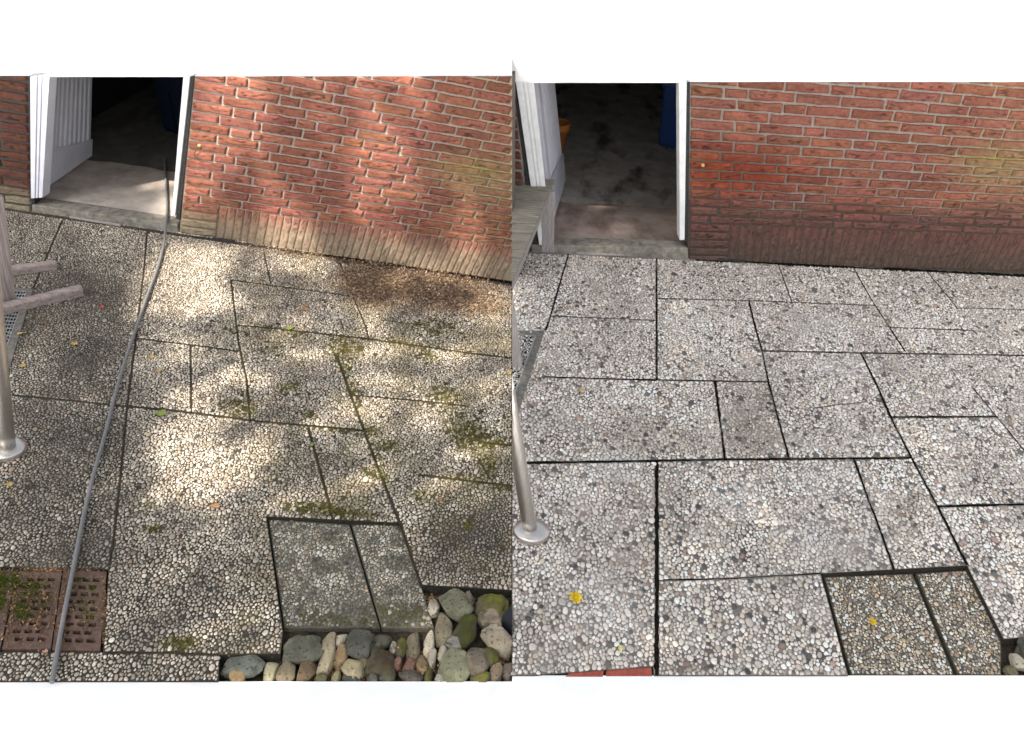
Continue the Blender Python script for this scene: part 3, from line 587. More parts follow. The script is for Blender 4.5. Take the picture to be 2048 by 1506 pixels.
def jamb(W, quad, out, depth, mat, name, root, bv=.004, prof=None):
    mb = MB(); q = [np.array(p, float) for p in quad]; pr = prof or [(0, 1, 0)]
    for u0, u1, dz in pr:
        qq = [q[0] * (1 - u0) + q[1] * u0, q[0] * (1 - u1) + q[1] * u1, q[3] * (1 - u1) + q[2] * u1, q[3] * (1 - u0) + q[2] * u0]
        prism(mb, [w_px3(W, *p, off=out + dz) for p in qq], -W.n * (depth + dz), mat)
    o = mb.build(name, None, root); bevel(o, bv); return o
def door_leaf(b0, b1, t0, t1, zf, root, kick, nplank, up=None):
    """boarded leaf standing on the floor line b0-b1 (hinge first)"""
    B0, B1 = gz(*b0, zf), gz(*b1, zf); e = B1 - B0; n = np.array([e[1], -e[0], 0]); n /= np.linalg.norm(n)
    if n @ (O - B0) < 0: n = -n
    if up is None:
        T0 = on_plane(*t0, B0, n); T1 = on_plane(*t1, B0, n); T0 = T0 + (T0 - B0) * .12; T1 = T1 + (T1 - B1) * .12
    else: T0, T1 = B0 + up, B1 + up
    f = lambda u, v: (B0 * (1 - u) + B1 * u) * (1 - v) + (T0 * (1 - u) + T1 * u) * v
    mb = MB(); g = .018
    prism(mb, [f(0, .01), f(1, .01), f(1, 1), f(0, 1)], -n * .035, 'paint')
    us = np.linspace(.13, .995, nplank + 1)
    cells = [(0.0, .125)] + list(zip(us[:-1], us[1:]))
    for k, (a, b) in enumerate(cells):
        gg = .0 if k == 0 else g; h = n * (.016 if k else .02)
        q = [f(a + gg, .012), f(b - gg * .2, .012), f(b - gg * .2, .999), f(a + gg, .999)]; q2 = [x + h for x in [f(a + gg * 1.9, .012), f(b - gg * 1.1, .012), f(b - gg * 1.1, .999), f(a + gg * 1.9, .999)]]
        mb.add(q + q2, BOXF, 'paint')
    d = mb.build('door', None, root)
    mb = MB(); k0, k1 = kick
    prism(mb, [f(.085, .014) + n * .0205, f(1.0, .014) + n * .0205, f(1.0, k1) + n * .0205, f(.085, k0) + n * .0205], n * .003, 'paint'); kp = mb.build('kick_plate', None, d)
    for u in (.11, .38, .68, .97):
        for v in (.05, k0 + (k1 - k0) * u - .035, .5 * (k0 + (k1 - k0) * u)):
            if v == .5 * (k0 + (k1 - k0) * u) and u not in (.11, .97): continue
            mb = MB(); lathe(mb, f(u, v) + n * .0235, n, [(.006, 0), (.005, .003), (.002, .004)], 'paint2', 8); mb.build('rivet', None, d)
    return d

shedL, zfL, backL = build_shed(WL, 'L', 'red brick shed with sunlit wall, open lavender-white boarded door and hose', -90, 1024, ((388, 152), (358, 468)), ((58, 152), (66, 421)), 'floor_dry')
shedR, zfR, backR = build_shed(WR, 'R', 'red brick shed in soft shade with damp wall foot and stained floor', 1024, 2130, ((1379, 164), (1376, 517)), ((1031, 164), (1064, 504)), 'floor_wet')
# frames
PROF = [(0, .36, .004), (.362, .42, -.006), (.422, .60, .0), (.602, .66, -.008), (.662, 1, -.004)]
jamb(WL, [(64.5, 395), (86, 395), (101, 140), (63, 140)][0:4], .012, .09, 'paint', 'door_frame', shedL, .003, PROF)
jamb(WL, [(344.5, 431), (352, 430), (383, 140), (369.5, 140)], .014, .10, 'paint2', 'door_frame', shedL)
jamb(WL, [(352.5, 436), (360, 440), (390.5, 140), (383.5, 140)], .006, .06, 'rubber', 'sealant_strip', shedL, .002)
jamb(WL, [(65, 420), (70, 420), (64.2, 140), (57, 140)], .004, .06, 'rubber', 'sealant_strip', shedL, .002)
jamb(WR, [(1078, 488), (1104, 488), (1066, 150), (1029.5, 150)], .012, .09, 'paint2', 'door_frame', shedR, .003, PROF)
jamb(WR, [(1358.5, 479), (1368.5, 478), (1373, 150), (1357, 150)], .014, .10, 'paint2', 'door_frame', shedR)
jamb(WR, [(1369, 482), (1376, 482), (1380, 150), (1373.4, 150)], .006, .06, 'rubber', 'sealant_strip', shedR, .002)
jamb(WR, [(1070, 500), (1077.6, 500), (1029, 150), (1023.5, 150)], .004, .06, 'rubber', 'sealant_strip', shedR, .002)
for o in [c for c in shedL.children if c.name.startswith(('door_frame', 'sealant'))]:
    A = w_px3(WL, -90, WL.top); B = w_px3(WL, 1024, WL.top); nn = np.cross(B - A, -WL.n); nn *= np.sign(nn[2]); cut(o, A, nn)
for o in [c for c in shedR.children if c.name.startswith(('door_frame', 'sealant'))]:
    A = w_px3(WR, 1024, WR.top); B = w_px3(WR, 2130, WR.top); nn = np.cross(B - A, -WR.n); nn *= np.sign(nn[2]); cut(o, A, nn)
# sills
for W, q, root in ((WL, [(66, 424), (358, 468), (356, 448), (66, 408)], shedL), (WR, [(1062, 506), (1376, 518), (1375, 495), (1062, 488)], shedR)):
    mb = MB(); P = [w_px3(W, *a, off=.012) for a in q]; prism(mb, P, -W.n * .13, 'concrete'); o = mb.build('threshold', None, root); bevel(o, .006)
dl = door_leaf((89, 376), (178, 313), (101, 152), (182, 152), zfL, shedL, (.30, .20), 8)
upR = w_px3(WR, 1066, 150) - w_px3(WR, 1104, 488); upR = upR / upR[2] * 1.3
dr = door_leaf((1101, 447), (1126, 363), None, None, zfR, shedR, (.22, .17), 11, upR)
for d, W, x0, x1 in ((dl, WL, -90, 1024), (dr, WR, 1024, 2130)):
    A = w_px3(W, x0, W.top); B = w_px3(W, x1, W.top); nn = np.cross(B - A, -W.n); nn /= np.linalg.norm(nn); nn *= np.sign(nn[2]); cut(d, A - nn * .008, nn)

# ------------------------------------------------------------------ things inside the sheds
def wheelie_bin(corner_px, right_px, zf, W, label, ht=.85, PB='plastic_blue'):
    A = gz(*corner_px, zf); B = gz(*right_px, zf); e = (B - A); e /= np.linalg.norm(e); A = A; wd = .52; bk = np.array([-e[1], e[0], 0]); bk *= np.sign(bk @ (-W.n))
    root = empty('wheelie_bin', A, label, 'bin'); mb = MB(); sp = .03
    b = [A, A + e * wd, A + e * wd + bk * .5, A + bk * .5]; t = [A - e * sp - bk * sp, A + e * (wd + sp) - bk * sp, A + e * (wd + sp) + bk * (.5 + sp), A - e * sp + bk * (.5 + sp)]
    V = [q + (0, 0, .0) for q in b] + [q + (0, 0, ht) for q in t]; mb.add(V, BOXF, PB); o = mb.build('bin_body', None, root); bevel(o, .02, 3)
    mb = MB()
    for k in range(3):
        q = A + e * (.1 + .14 * k) - bk * .004; prism(mb, [q, q + e * .03, q + e * .03 - bk * .01, q - bk * .01], (-sp * e - sp * bk + np.array([0, 0, ht * .8])) * .9, PB)
    mb.build('rib', None, root)
    mb = MB(); q = [x + (0, 0, ht) for x in t]; prism(mb, [q[0] - e * .02 - bk * .02, q[1] + e * .02 - bk * .02, q[2] + e * .02 + bk * .02, q[3] - e * .02 + bk * .02], (0, 0, .03), PB); o = mb.build('lid', None, root); bevel(o, .01)
    return root
wheelie_bin((1317, 292), (1360, 298), zfR, WR, 'bright blue bin standing inside the doorway of the shaded shed', .5)
wheelie_bin((327, 262), (370, 270), zfL, WL, 'dim blue bin deep inside the sunlit shed', .45, 'plastic_blue_shaded')
def plant_pot(px, zf, r, h, label):
    c = gz(*px, zf); mb = MB(); lathe(mb, c, (0, 0, 1), [(r * .72, 0), (r * .95, h * .78), (r * 1.08, h * .78), (r * 1.12, h), (r * 1.0, h), (r * .9, h * .6), (.002, h * .6)], 'terracotta', 28)
    o = mb.build('plant_pot', None); recenter(o); tag(o, label, 'plant pot'); return o
plant_pot((1105, 318), zfR, .10, .30, 'orange plastic pot half hidden behind the white door')

# ------------------------------------------------------------------ hose
def on_floor(p):
    x, y = p
    return gz(x, y, zfL + .014) if y < 437 else gz(x, y, .018)
hp = [(329, 316), (331, 345), (333, 380), (334, 420)]
hp3 = [gz(x, y, zfL + .013) for x, y in hp] + [gz(332, 443, .075), gz(331, 462, .05)] + [gz(x, y, .017) for x, y in ((326, 497), (314, 540), (296, 588), (283, 625), (266, 675), (246, 735), (230, 790), (215, 850), (197, 915), (181, 972), (163, 1052), (146, 1140), (127, 1235), (106, 1352), (104, 1363))]
mb = MB(); tube(mb, smooth_path(hp3, 7), .0082, 'hose', 14); o = mb.build('garden_hose', None); tag(o, 'long grey hose running from the doorway across the paving', 'hose')

# ------------------------------------------------------------------ steel railing posts
def rail_post(base_px, up_px, r, fl_r, label, clip=None, top=1.05):
    B = gz(*base_px); n = WL.n if base_px[0] < 1024 else WR.n
    U = on_plane(*up_px, B, n); d = U - B; d /= np.linalg.norm(d); root = empty('railing_post', B, label, 'railing post')
    mb = MB(); tube(mb, np.array([B + d * t for t in np.linspace(0, top, 12)]), r, 'steel', 28); o = mb.build('pole', None, root)
    mb = MB(); lathe(mb, B, (0, 0, 1), [(fl_r, 0), (fl_r, .022), (fl_r * .96, .028), (r * 1.5, .036), (r * 1.02, .037)], 'steel', 40); f = mb.build('base_flange', None, root)
    if clip is not None:
        for q in (o, f): cut(q, O, SEAM_N, clip < 0)
    return root
rail_post((14, 903), (-22, 540), .0375, .082, 'brushed steel post on round flange at the mossy paving edge', top=1.3)
rail_post((1062, 1068), (1034, 900), .030, .075, 'leaning brushed steel post on round flange on the clean paving', clip=1, top=1.0)

# ------------------------------------------------------------------ benches
def plankbox(mb, a, b, c, d, z, th, mat):  # photograph quad on the level z, thickness downwards
    prism(mb, [gz(*p, z) for p in (a, b, c, d)], (0, 0, -th), mat)
def bench_right():
    z = .45; root = empty('slatted_bench', gz(1060, 560), 'weathered slatted bench top with grey legs beside the clean paving', 'bench')
    L = [353, 376, 398.5, 429, 447, 466.5, 484, 500, 516, 533, 549, 566, 584, 604]; edge = lambda y: 1109 - (y - 359) * (84 / 204)
    for a, b in zip(L[:-1], L[1:]):
        ra, rb = a + 5 * max(0, (1 - (a - 353) / 120)), b + 5 * max(0, (1 - (b - 353) / 120)); j = random.uniform(-1, 1)
        if edge(ra) < 1026: break
        mb = MB(); plankbox(mb, (1000, b - 1.6), (max(edge(rb), 1015) + j, rb - 1.6), (edge(ra) + j, ra), (1000, a), z, .026, 'wood_grey'); o = mb.build('seat_slat', None, root); bevel(o, .004); cut(o, O, SEAM_N, False)
    mb = MB(); A = gz(1106, 366, z - .027); B = gz(1024, 567, z - .027); s = np.array([-.03, .0, 0])
    prism(mb, [A, A + s, B + s, B], (0, 0, -.07), 'wood_leg'); o = mb.build('apron', None, root); bevel(o, .004); cut(o, O, SEAM_N, False)
    # far leg and near leg
    for (x0, y0, x1, y1, tx0, tx1, ty) in ((1083, 505, 1108, 506, 1085, 1110, 395), (1019, 736, 1046, 737, 1001, 1027, 600)):
        A = gz(x0, y0); B = gz(x1, y1); n = WR.n; tA = on_plane(tx0, ty, A, n); tB = on_plane(tx1, ty, B, n)
        zt = z - .03; tA = A + (tA - A) * (zt / tA[2]); tB = B + (tB - B) * (zt / tB[2])
        mb = MB(); Q = [A, B, tB, tA]; prism(mb, Q, -n * .05, 'wood_leg'); o = mb.build('leg', None, root); bevel(o, .004); cut(o, O, SEAM_N, False)
bench_right()
def bench_left():
    root = empty('wooden_trestle', gz(20, 615), 'pinkish grey wooden trestle with two rounded feet on the paving', 'trestle')
    for (a, b, w_, h) in (((20, 553), (116, 541), .055, .05), ((5, 632), (169, 592), .058, .055)):
        A, B = gz(*a), gz(*b); e = B - A; e /= np.linalg.norm(e); bk = np.array([-e[1], e[0], 0]); bk *= np.sign(bk[1])
        A = A - e * .35
        mb = MB(); prof = [(0, 0), (w_, 0), (w_, h * .8), (w_ * .8, h), (w_ * .2, h), (0, h * .8)]; k = len(prof)
        st = [0, .02, .5, .98, 1]; V = []
        for s in st: V += [A * (1 - s) + B * s + bk * p + np.array([0, 0, q]) for p, q in prof]
        Fa = np.array([[i * k + j, i * k + (j + 1) % k, (i + 1) * k + (j + 1) % k, (i + 1) * k + j] for i in range(len(st) - 1) for j in range(k)])
        mb.add(V, [Fa, np.array([list(range(k))[::-1]]), np.array([list(range((len(st) - 1) * k, len(st) * k))])], 'wood_pink'); o = mb.build('foot_rail', None, root); bevel(o, .006, 3)
    A, B = gz(-12, 614, .02), gz(33, 603, .02); n = np.array([B[1] - A[1], -(B[0] - A[0]), 0]); n /= np.linalg.norm(n); tB = on_plane(8, 395, B, n); tA = on_plane(-26, 400, A, n)
    mb = MB(); prism(mb, [A, B, tB, tA], -n * .032, 'wood_up'); o = mb.build('upright', None, root); bevel(o, .005)
bench_left()

# ------------------------------------------------------------------ drain channels
def drain(outer, inner, label, clip):
    root = empty('drain_channel', gz(*outer[1]), label, 'drain'); zt = .006
    mb = MB(); Po = [gz(*p, zt) for p in outer]; Pi = [gz(*p, zt) for p in inner]; k = 4
    lo = [p - (0, 0, zt + .004) for p in Po]; li = [p - (0, 0, zt - .0015) for p in Pi]
    mb.add(Po + Pi, np.array([[i, (i + 1) % k, (i + 1) % k + k, i + k] for i in range(k)]), 'concrete_dark'); mb.add(lo + Po, np.array([[i, (i + 1) % k, (i + 1) % k + k, i + k] for i in range(k)]), 'concrete_dark')
    mb.add(li + Pi, np.array([[(i + 1) % k, i, i + k, (i + 1) % k + k] for i in range(k)]), 'galv'); o = mb.build('concrete_edging', None, root)
    mb = MB(); mb.add(li, np.array([[0, 1, 2, 3]]), 'black'); o2 = mb.build('gutter', None, root)
    A, B, C_, D = Pi; f = lambda u, v: (A * (1 - u) + B * u) * (1 - v) + (D * (1 - u) + C_ * u) * v; mb = MB(); n1, n2 = 5, 20
    for i in range(n1 + 1):
        u = i / n1; w_ = .04 if 0 < i < n1 else .09; a, b = np.clip([u - w_ / 2, u + w_ / 2], 0, 1); prism(mb, [f(a, 0), f(b, 0), f(b, 1), f(a, 1)], (0, 0, -.003), 'galv')
    for j in range(n2 + 1):
        v = j / n2; w_ = .012; a, b = np.clip([v - w_ / 2, v + w_ / 2], 0, 1); prism(mb, [f(.02, a) - (0, 0, .0008), f(.98, a) - (0, 0, .0008), f(.98, b) - (0, 0, .0008), f(.02, b) - (0, 0, .0008)], (0, 0, -.002), 'galv')
    o3 = mb.build('grate', None, root)
    if clip:
        for q in (o, o2, o3): cut(q, O, SEAM_N, False, False)
drain([(1000, 661), (1089, 661), (1022, 872), (930, 872)], [(1006, 669), (1073, 670), (1012, 838), (944, 838)], 'metal grate drain in concrete edging under the slatted bench', True)
drain([(16, 575), (66, 577), (17, 742), (-40, 740)], [(24, 581), (53, 582), (2, 725), (-30, 723)], 'metal grate drain in grey edging between the trestle feet', False)

# ------------------------------------------------------------------ perforated clay bricks and red bricks
def perforated(q, label, z=-.002, uc=None):
    A, B, C_, D = [gz(*p, z) for p in q]; f = lambda u, v: (A * (1 - u) + B * u) * (1 - v) + (D * (1 - u) + C_ * u) * v
    mb = MB(); rows = 9; m = .07; rh = (1 - 2 * m) / rows; dz = np.array([0, 0, -.036])
    def quad(u0, u1, v0, v1): mb.add([f(u0, v0), f(u1, v0), f(u1, v1), f(u0, v1)], np.array([[3, 2, 1, 0]]), 'clay')
    quad(0, 1, 0, m); quad(0, 1, 1 - m, 1)
    for r in range(rows):
        v0 = m + r * rh; v1 = v0 + rh; va, vb = v0 + rh * .24, v0 + rh * .76; off = .0 if r % 2 else .07
        quad(0, 1, v0, va); quad(0, 1, vb, v1); u = 0; cuts = []
        for k in range(3): a = .15 + off + k * .24; cuts.append((a, a + .165))
        for a, b in cuts:
            quad(u, a, va, vb); u = b
            c = [f(a, va), f(b, va), f(b, vb), f(a, vb)]; V = c + [x + dz for x in c]; mb.add(V, np.array([[i, (i + 1) % 4, (i + 1) % 4 + 4, i + 4] for i in range(4)]), 'clay')
        quad(u, 1, va, vb)
    c = [f(0, 0), f(1, 0), f(1, 1), f(0, 1)]; V = c + [x + dz for x in c]; mb.add(V, np.array([[(i + 1) % 4, i, i + 4, (i + 1) % 4 + 4] for i in range(4)]), 'clay')
    o = mb.build('perforated_brick', None); recenter(o); tag(o, label, 'brick', 'perforated clay bricks set in the paving')
perforated([(38, 1142), (124, 1142), (101, 1298), (4, 1298)], 'mossy perforated clay brick, middle one of the three in the paving')
perforated([(127, 1142), (213, 1143), (200, 1302), (104, 1300)], 'reddest perforated clay brick with the hose lying across it')
perforated([(-58, 1140), (34, 1141), (0, 1297), (-100, 1296)], 'perforated clay brick cut off at the left edge beside the mossy one')
for q, lab in (([(1140, 1345), (1208, 1339), (1206, 1353), (1130, 1353)], 'red clay brick at the paving edge, left of two'), ([(1213, 1338), (1303, 1334), (1305, 1352), (1211, 1352)], 'red clay brick at the paving edge, beside the long joint')):
    mb = MB(); prism(mb, [gz(*p, -.002) for p in q[::-1]], (0, 0, -.03), 'clay_red'); o = mb.build('clay_brick', None); bevel(o, .003); recenter(o); tag(o, lab, 'brick', 'red bricks at the paving edge')

# ------------------------------------------------------------------ river stones, one thing each
def river_stone(px, py, rx, ry, ang, col, label, kind='round', cat='stone'):
    if kind == 'round' and 'moss' not in label and 'egg' not in label and rng.random() < .6: kind = 'block'
    zb = -.04; s = 1 / ppm(px, py); a = rx * s; b = ry * s * (1.55 if ry > 20 else 1.7); c = .66 * min(a, b) if kind != 'flat' else .4 * min(a, b); c = min(max(c, .024), .065)
    cz = zb + c * .85; C0 = gz(px, py, cz + c * .35)
    bm = bmesh.new(); bmesh.ops.create_icosphere(bm, subdivisions=4, radius=1); sd = rng.random() * 50; pw = {'round': .85, 'flat': .7, 'block': .55}[kind]
    rot = Matrix.Rotation(-R_(ang), 3, 'Z') @ Matrix.Rotation(rng.standard_normal() * .18, 3, 'X') @ Matrix.Rotation(rng.standard_normal() * .18, 3, 'Y')
    pl = [Vector(rng.standard_normal(3).tolist()).normalized() for _ in range(9 if kind == 'block' else 5)]; dl = [.72 + .2 * rng.random() for _ in pl]
    for v in bm.verts:
        p = v.co.copy(); q = Vector([math.copysign(abs(x) ** pw, x) for x in p]); q = p.lerp(q, .6)
        n = noise.fractal(p * 1.1 + Vector((sd, 0, 0)), 1, 2, 3) * .26 + noise.fractal(p * 3.5 + Vector((0, sd, 0)), .8, 2, 4) * .06
        q = q * (1 + n)
        if kind != 'round' or True:
            for nn, d in zip(pl, dl):
                k = q.dot(nn)
                if k > d: q -= nn * (k - d) * (.85 if kind == 'block' else .5)
        q = Vector((q.x * a, q.y * b, q.z * c)); v.co = rot @ q
    for f in bm.faces: f.smooth = True
    me = bpy.data.meshes.new('river_stone'); bm.to_mesh(me); bm.free(); me.materials.append(MT['mossy' if 'moss' in label else 'stone'])
    o = bpy.data.objects.new('river_stone', me); sc.collection.objects.link(o); o.location = (C0[0], C0[1], cz); g_ = sum(col) / 3; o.color = (*[(q * .85 + g_ * .15) * k_ * .85 for q, k_ in zip(col, (1.08, 1.0, .86))], 1)
    me.update(); V = np.array([v.co for v in me.vertices])
    bpy.context.view_layer.update()
    W_ = V + np.array([C0[0], C0[1], cz])
    yb = 1363 if px < 1024 else 1351
    if to_px(W_)[:, 1].max() > yb - 1:
        A, B = gz(0, yb), gz(1024, yb); n = np.cross(B - A, (0, 0, 1)); n /= np.linalg.norm(n); n *= np.sign(n @ (O - A)); L = Vector((C0[0], C0[1], cz)); cut(o, Vector(A.tolist()) - L, n)
    if px < 1024 and to_px(W_)[:, 0].max() > 1023: L = Vector((C0[0], C0[1], cz)); cut(o, Vector(O.tolist()) - L, SEAM_N, True)
    tag(o, label, cat, 'river stones beside the lowered slabs'); return o
GG, BE, DK, TN, MO, WH, RB, OL = (.13, .14, .115), (.34, .30, .22), (.085, .09, .085), (.24, .17, .10), (.095, .105, .015), (.46, .44, .38), (.20, .11, .085), (.15, .14, .085)
Z6 = lambda x, y: (512 + x * .2656, 1000 + y * .2656)
STONES = [  # zoomed coordinates of the lower left picture's right half
 (350, 1115, 150, 100, 0, GG, 'broad dark green stone tucked below the larger lowered slab', 'flat'), (545, 1075, 58, 66, 0, BE, 'rough beige stone right of the broad dark green one', 'round'), (640, 1050, 46, 38, 0, WH, 'small speckled pale stone left of the angular slate', 'round'),
 (775, 1085, 108, 92, 5, DK, 'angular dark slate lying against the lowered slab edge', 'block'), (945, 1050, 74, 52, 20, GG, 'wedge of grey-green stone right of the angular slate', 'block'), (1185, 1095, 52, 98, 0, (.17, .15, .11), 'tall brown-grey stone upright under the narrow slab', 'round'),
 (1305, 1085, 48, 82, 0, WH, 'cream egg-shaped stone standing below the narrow slab corner', 'round'), (1325, 1190, 38, 62, 0, (.33, .32, .30), 'grey white stone below the cream egg-shaped one', 'round'), (1245, 1230, 42, 100, -14, TN, 'slender tan stone leaning beside the cream egg-shaped one', 'round'),
 (525, 1220, 62, 112, 8, (.42, .38, .27), 'tall cream stone in the middle of the stone row', 'round'), (640, 1180, 54, 74, 0, (.26, .19, .11), 'round brown stone right of the tall cream one', 'round'), (740, 1268, 92, 68, 5, (.40, .36, .24), 'lumpy cream stone below the angular slate', 'block'),
 (810, 1225, 46, 42, 0, OL, 'small olive stone behind the lumpy cream one', 'round'), (945, 1215, 112, 85, 0, (.07, .052, .028), 'dark brown mossy mound of stone in the row middle', 'round'), (990, 1310, 66, 52, 0, (.12, .125, .075), 'grey-green stone in front of the dark mossy mound', 'round'),
 (1160, 1252, 54, 52, 0, RB, 'reddish brown round stone below the tall brown-grey one', 'round'), (1068, 1225, 40, 34, 0, (.27, .14, .11), 'small pinkish stone left of the reddish brown one', 'round'), (1170, 1335, 92, 42, 0, (.12, .11, .10), 'dark grey stone at the front edge below the reddish one', 'round'),
 (385, 1278, 72, 78, 0, (.19, .14, .085), 'dark brown round stone left of the tall cream one', 'round'), (235, 1290, 76, 84, 0, (.20, .175, .125), 'brownish grey round stone below the broad dark green one', 'round'), (112, 1292, 60, 78, 0, (.33, .33, .24), 'pale greenish stone second from the left end', 'block'),
 (-105, 1238, 178, 80, 4, (.15, .175, .17), 'large smooth blue-grey stone at the left end', 'flat'), (-140, 1335, 70, 36, 0, (.42, .29, .15), 'orange tan stone in front of the blue-grey one', 'round'),
 (1340, 800, 46, 58, 0, WH, 'white stone at the right corner of the narrow slab', 'round'), (1412, 975, 78, 112, 0, (.22, .20, .145), 'large grey-brown stone beside the narrow slab', 'block'), (1512, 780, 140, 72, 40, (.18, .19, .14), 'long grey-green stone slanting below the slab front', 'round'),
 (1600, 735, 38, 60, 0, (.24, .22, .18), 'thin greyish stone behind the long slanting one', 'round'), (1780, 785, 128, 78, 5, (.14, .15, .012), 'bright yellow-green mossy stone near the right edge', 'round'), (1772, 885, 110, 66, 5, (.34, .29, .23), 'smooth beige stone below the bright mossy one', 'round'),
 (1825, 1052, 150, 62, 42, (.36, .32, .26), 'long pale stone slanting beside the black plastic corner', 'round'), (1570, 990, 92, 112, 10, (.06, .07, .012), 'dark green mossy stone right of the large grey-brown one', 'block'), (1488, 1072, 96, 42, -5, (.34, .35, .34), 'flat pale grey stone below the dark mossy one', 'round'),
 (1408, 1150, 44, 48, 0, (.36, .35, .31), 'small pale stone right of the cream egg-shaped one', 'round'), (1500, 1250, 126, 110, 5, (.20, .22, .155), 'big faceted grey-green stone near the front right', 'block'), (1662, 1200, 112, 88, 10, (.13, .12, .10), 'dark greyish stone behind the big faceted one', 'block'),
 (1765, 1165, 70, 60, 0, (.08, .09, .012), 'mossy stone right of the dark greyish one', 'round'), (1805, 1302, 54, 64, 0, (.26, .21, .15), 'tan stone at the front right near the edge', 'round'), (1902, 1285, 46, 52, 0, (.19, .16, .14), 'brownish stone in the extreme right corner', 'round'),
 (1690, 1338, 80, 44, 0, (.16, .17, .012), 'bright mossy stone at the front edge of the right part', 'round'), (1555, 1348, 38, 24, 0, (.42, .27, .19), 'small pinkish stone at the front edge below the faceted one', 'round'), (1390, 1345, 46, 32, 0, (.36, .36, .33), 'speckled pale stone at the front edge left of the faceted one', 'round'),
 (880, 1345, 46, 32, 0, (.17, .165, .15), 'small grey stone at the front edge below the mossy mound', 'round'), (490, 1340, 52, 32, 0, (.17, .155, .08), 'greenish brown stone at the front edge below the cream one', 'round'), (710, 1352, 62, 22, 0, DK, 'dark flat stone at the front edge below the lumpy cream one', 'round'),
 (605, 1335, 36, 36, 0, (.32, .30, .17), 'small cream green stone at the front edge', 'round'), (1040, 1112, 34, 44, 0, WH, 'small white stone in the bright moss clump', 'round'), (1095, 1110, 46, 70, 0, (.12, .135, .012), 'bright moss lump under the narrow slab', 'round'), (1300, 1310, 30, 58, 0, (.13, .15, .012), 'small bright mossy stone at the front edge', 'round')]
for x, y, rx, ry, a, c, lab, k in STONES:
    px, py = Z6(x, y); river_stone(px, py, rx * .2656 * .97, ry * .2656 * .97, a, c, lab, k)
def stone_right(px, py, rx, ry, c, lab):
    o = river_stone(px, py, rx, ry, 0, c, lab); o['group'] = 'stones at the right corner'
    return o
stone_right(2038, 1322, 15, 12, WH, 'white stone in the bed beside the brown pebble slab'); stone_right(2022, 1342, 16, 8, OL, 'small olive stone beside the brown pebble slab')
stone_right(2060, 1300, 26, 16, DK, 'dark stone behind the white one at the right corner'); stone_right(2085, 1335, 24, 14, TN, 'tan stone past the right edge')
# black plastic corner
mb = MB(); q = [(1000, 1262), (1040, 1290), (1060, 1260), (1024, 1232)]; prism(mb, [gz(*p, -.035) for p in q], (0, 0, .075), 'plastic_black'); o = mb.build('plastic_box', None); bevel(o, .006); cut(o, O, SEAM_N); recenter(o); tag(o, 'corner of a black plastic box among the stones', 'box')

# ------------------------------------------------------------------ moss and litter (uncountable)
def tufts(name, label, ells, n_per, size, z, pal, mat, flat=.4, slab=None):
    mb = MB(); tot = []
    for e in ells:
        cx, cy, rx, ry = e[:4]; a = R_(e[4]) if len(e) > 4 else 0; k = e[5] if len(e) > 5 else 1; n = int(rx * ry * n_per * k); q = rng.standard_normal((n, 2)) * .48
        x = cx + q[:, 0] * rx * math.cos(a) - q[:, 1] * ry * math.sin(a); y = cy + q[:, 0] * rx * math.sin(a) + q[:, 1] * ry * math.cos(a); tot.append(np.stack([x, y], 1))
    XY = np.concatenate(tot); XY = XY[(XY[:, 1] < 1352) & (XY[:, 0] < 1022) & (XY[:, 0] > -80)]; zz = z(XY) if callable(z) else np.full(len(XY), z); P = gz(XY[:, 0], XY[:, 1], 0); P[:, 2] = zz + rng.random(len(XY)) * .003; N = len(P)
    an = rng.random(N) * 6.28; s = size * (.5 + rng.random(N)); ex = np.stack([np.cos(an), np.sin(an), rng.standard_normal(N) * flat], 1); ey = np.stack([-np.sin(an) * .45, np.cos(an) * .45, rng.standard_normal(N) * flat], 1)
    V = np.stack([P - ex * s[:, None], P - ey * s[:, None] * .8, P + ex * s[:, None], P + ey * s[:, None]], 1).reshape(-1, 3); c = np.array(pal)[rng.integers(0, len(pal), N)] * (1 + .25 * rng.standard_normal((N, 1))).clip(.4, 1.8)
    mb.add(V, np.arange(N * 4).reshape(N, 4), mat, np.repeat(c, 4, 0).clip(.004, .7)); return tag(mb.build(name, None), label, None, None, 'stuff')
def zz_left(XY): return np.full(len(XY), .0018)
tufts('moss', 'olive green moss growing in patches on the dirty paving', MOSS, .42, .0034, zz_left, [(.11, .095, .02), (.13, .115, .024), (.075, .062, .018), (.16, .15, .03)], 'moss', .5)
tufts('moss', 'green moss sprouting from the perforated bricks', [(60, 1190, 55, 50, 0, .25), (170, 1210, 30, 60, 0, .12), (60, 1170, 30, 8), (40, 1222, 22, 20), (30, 1160, 12, 20), (5, 1165, 14, 26), (160, 1158, 9, 5), (182, 1233, 8, 5), (185, 1175, 7, 5), (3, 1200, 10, 20)], 1.5, .0034, -.002, [(.06, .085, .012), (.085, .10, .016), (.045, .05, .012)], 'moss', .35)
LIT = [(850, 580, 160, 40, 7), (760, 560, 60, 40, 10), (730, 590, 50, 25, 20), (940, 605, 70, 25, 6, .8), (600, 508, 110, 10, 8, .35), (860, 555, 150, 12, 8, .7), (700, 560, 24, 36, 10, .6)]
tufts('leaf_litter', 'reddish brown heap of dry needles and leaf bits by the wall', LIT, .8, .0078, .006, [(.20, .125, .08), (.28, .19, .12), (.12, .075, .045), (.36, .26, .17), (.09, .055, .035)], 'litter', .25)
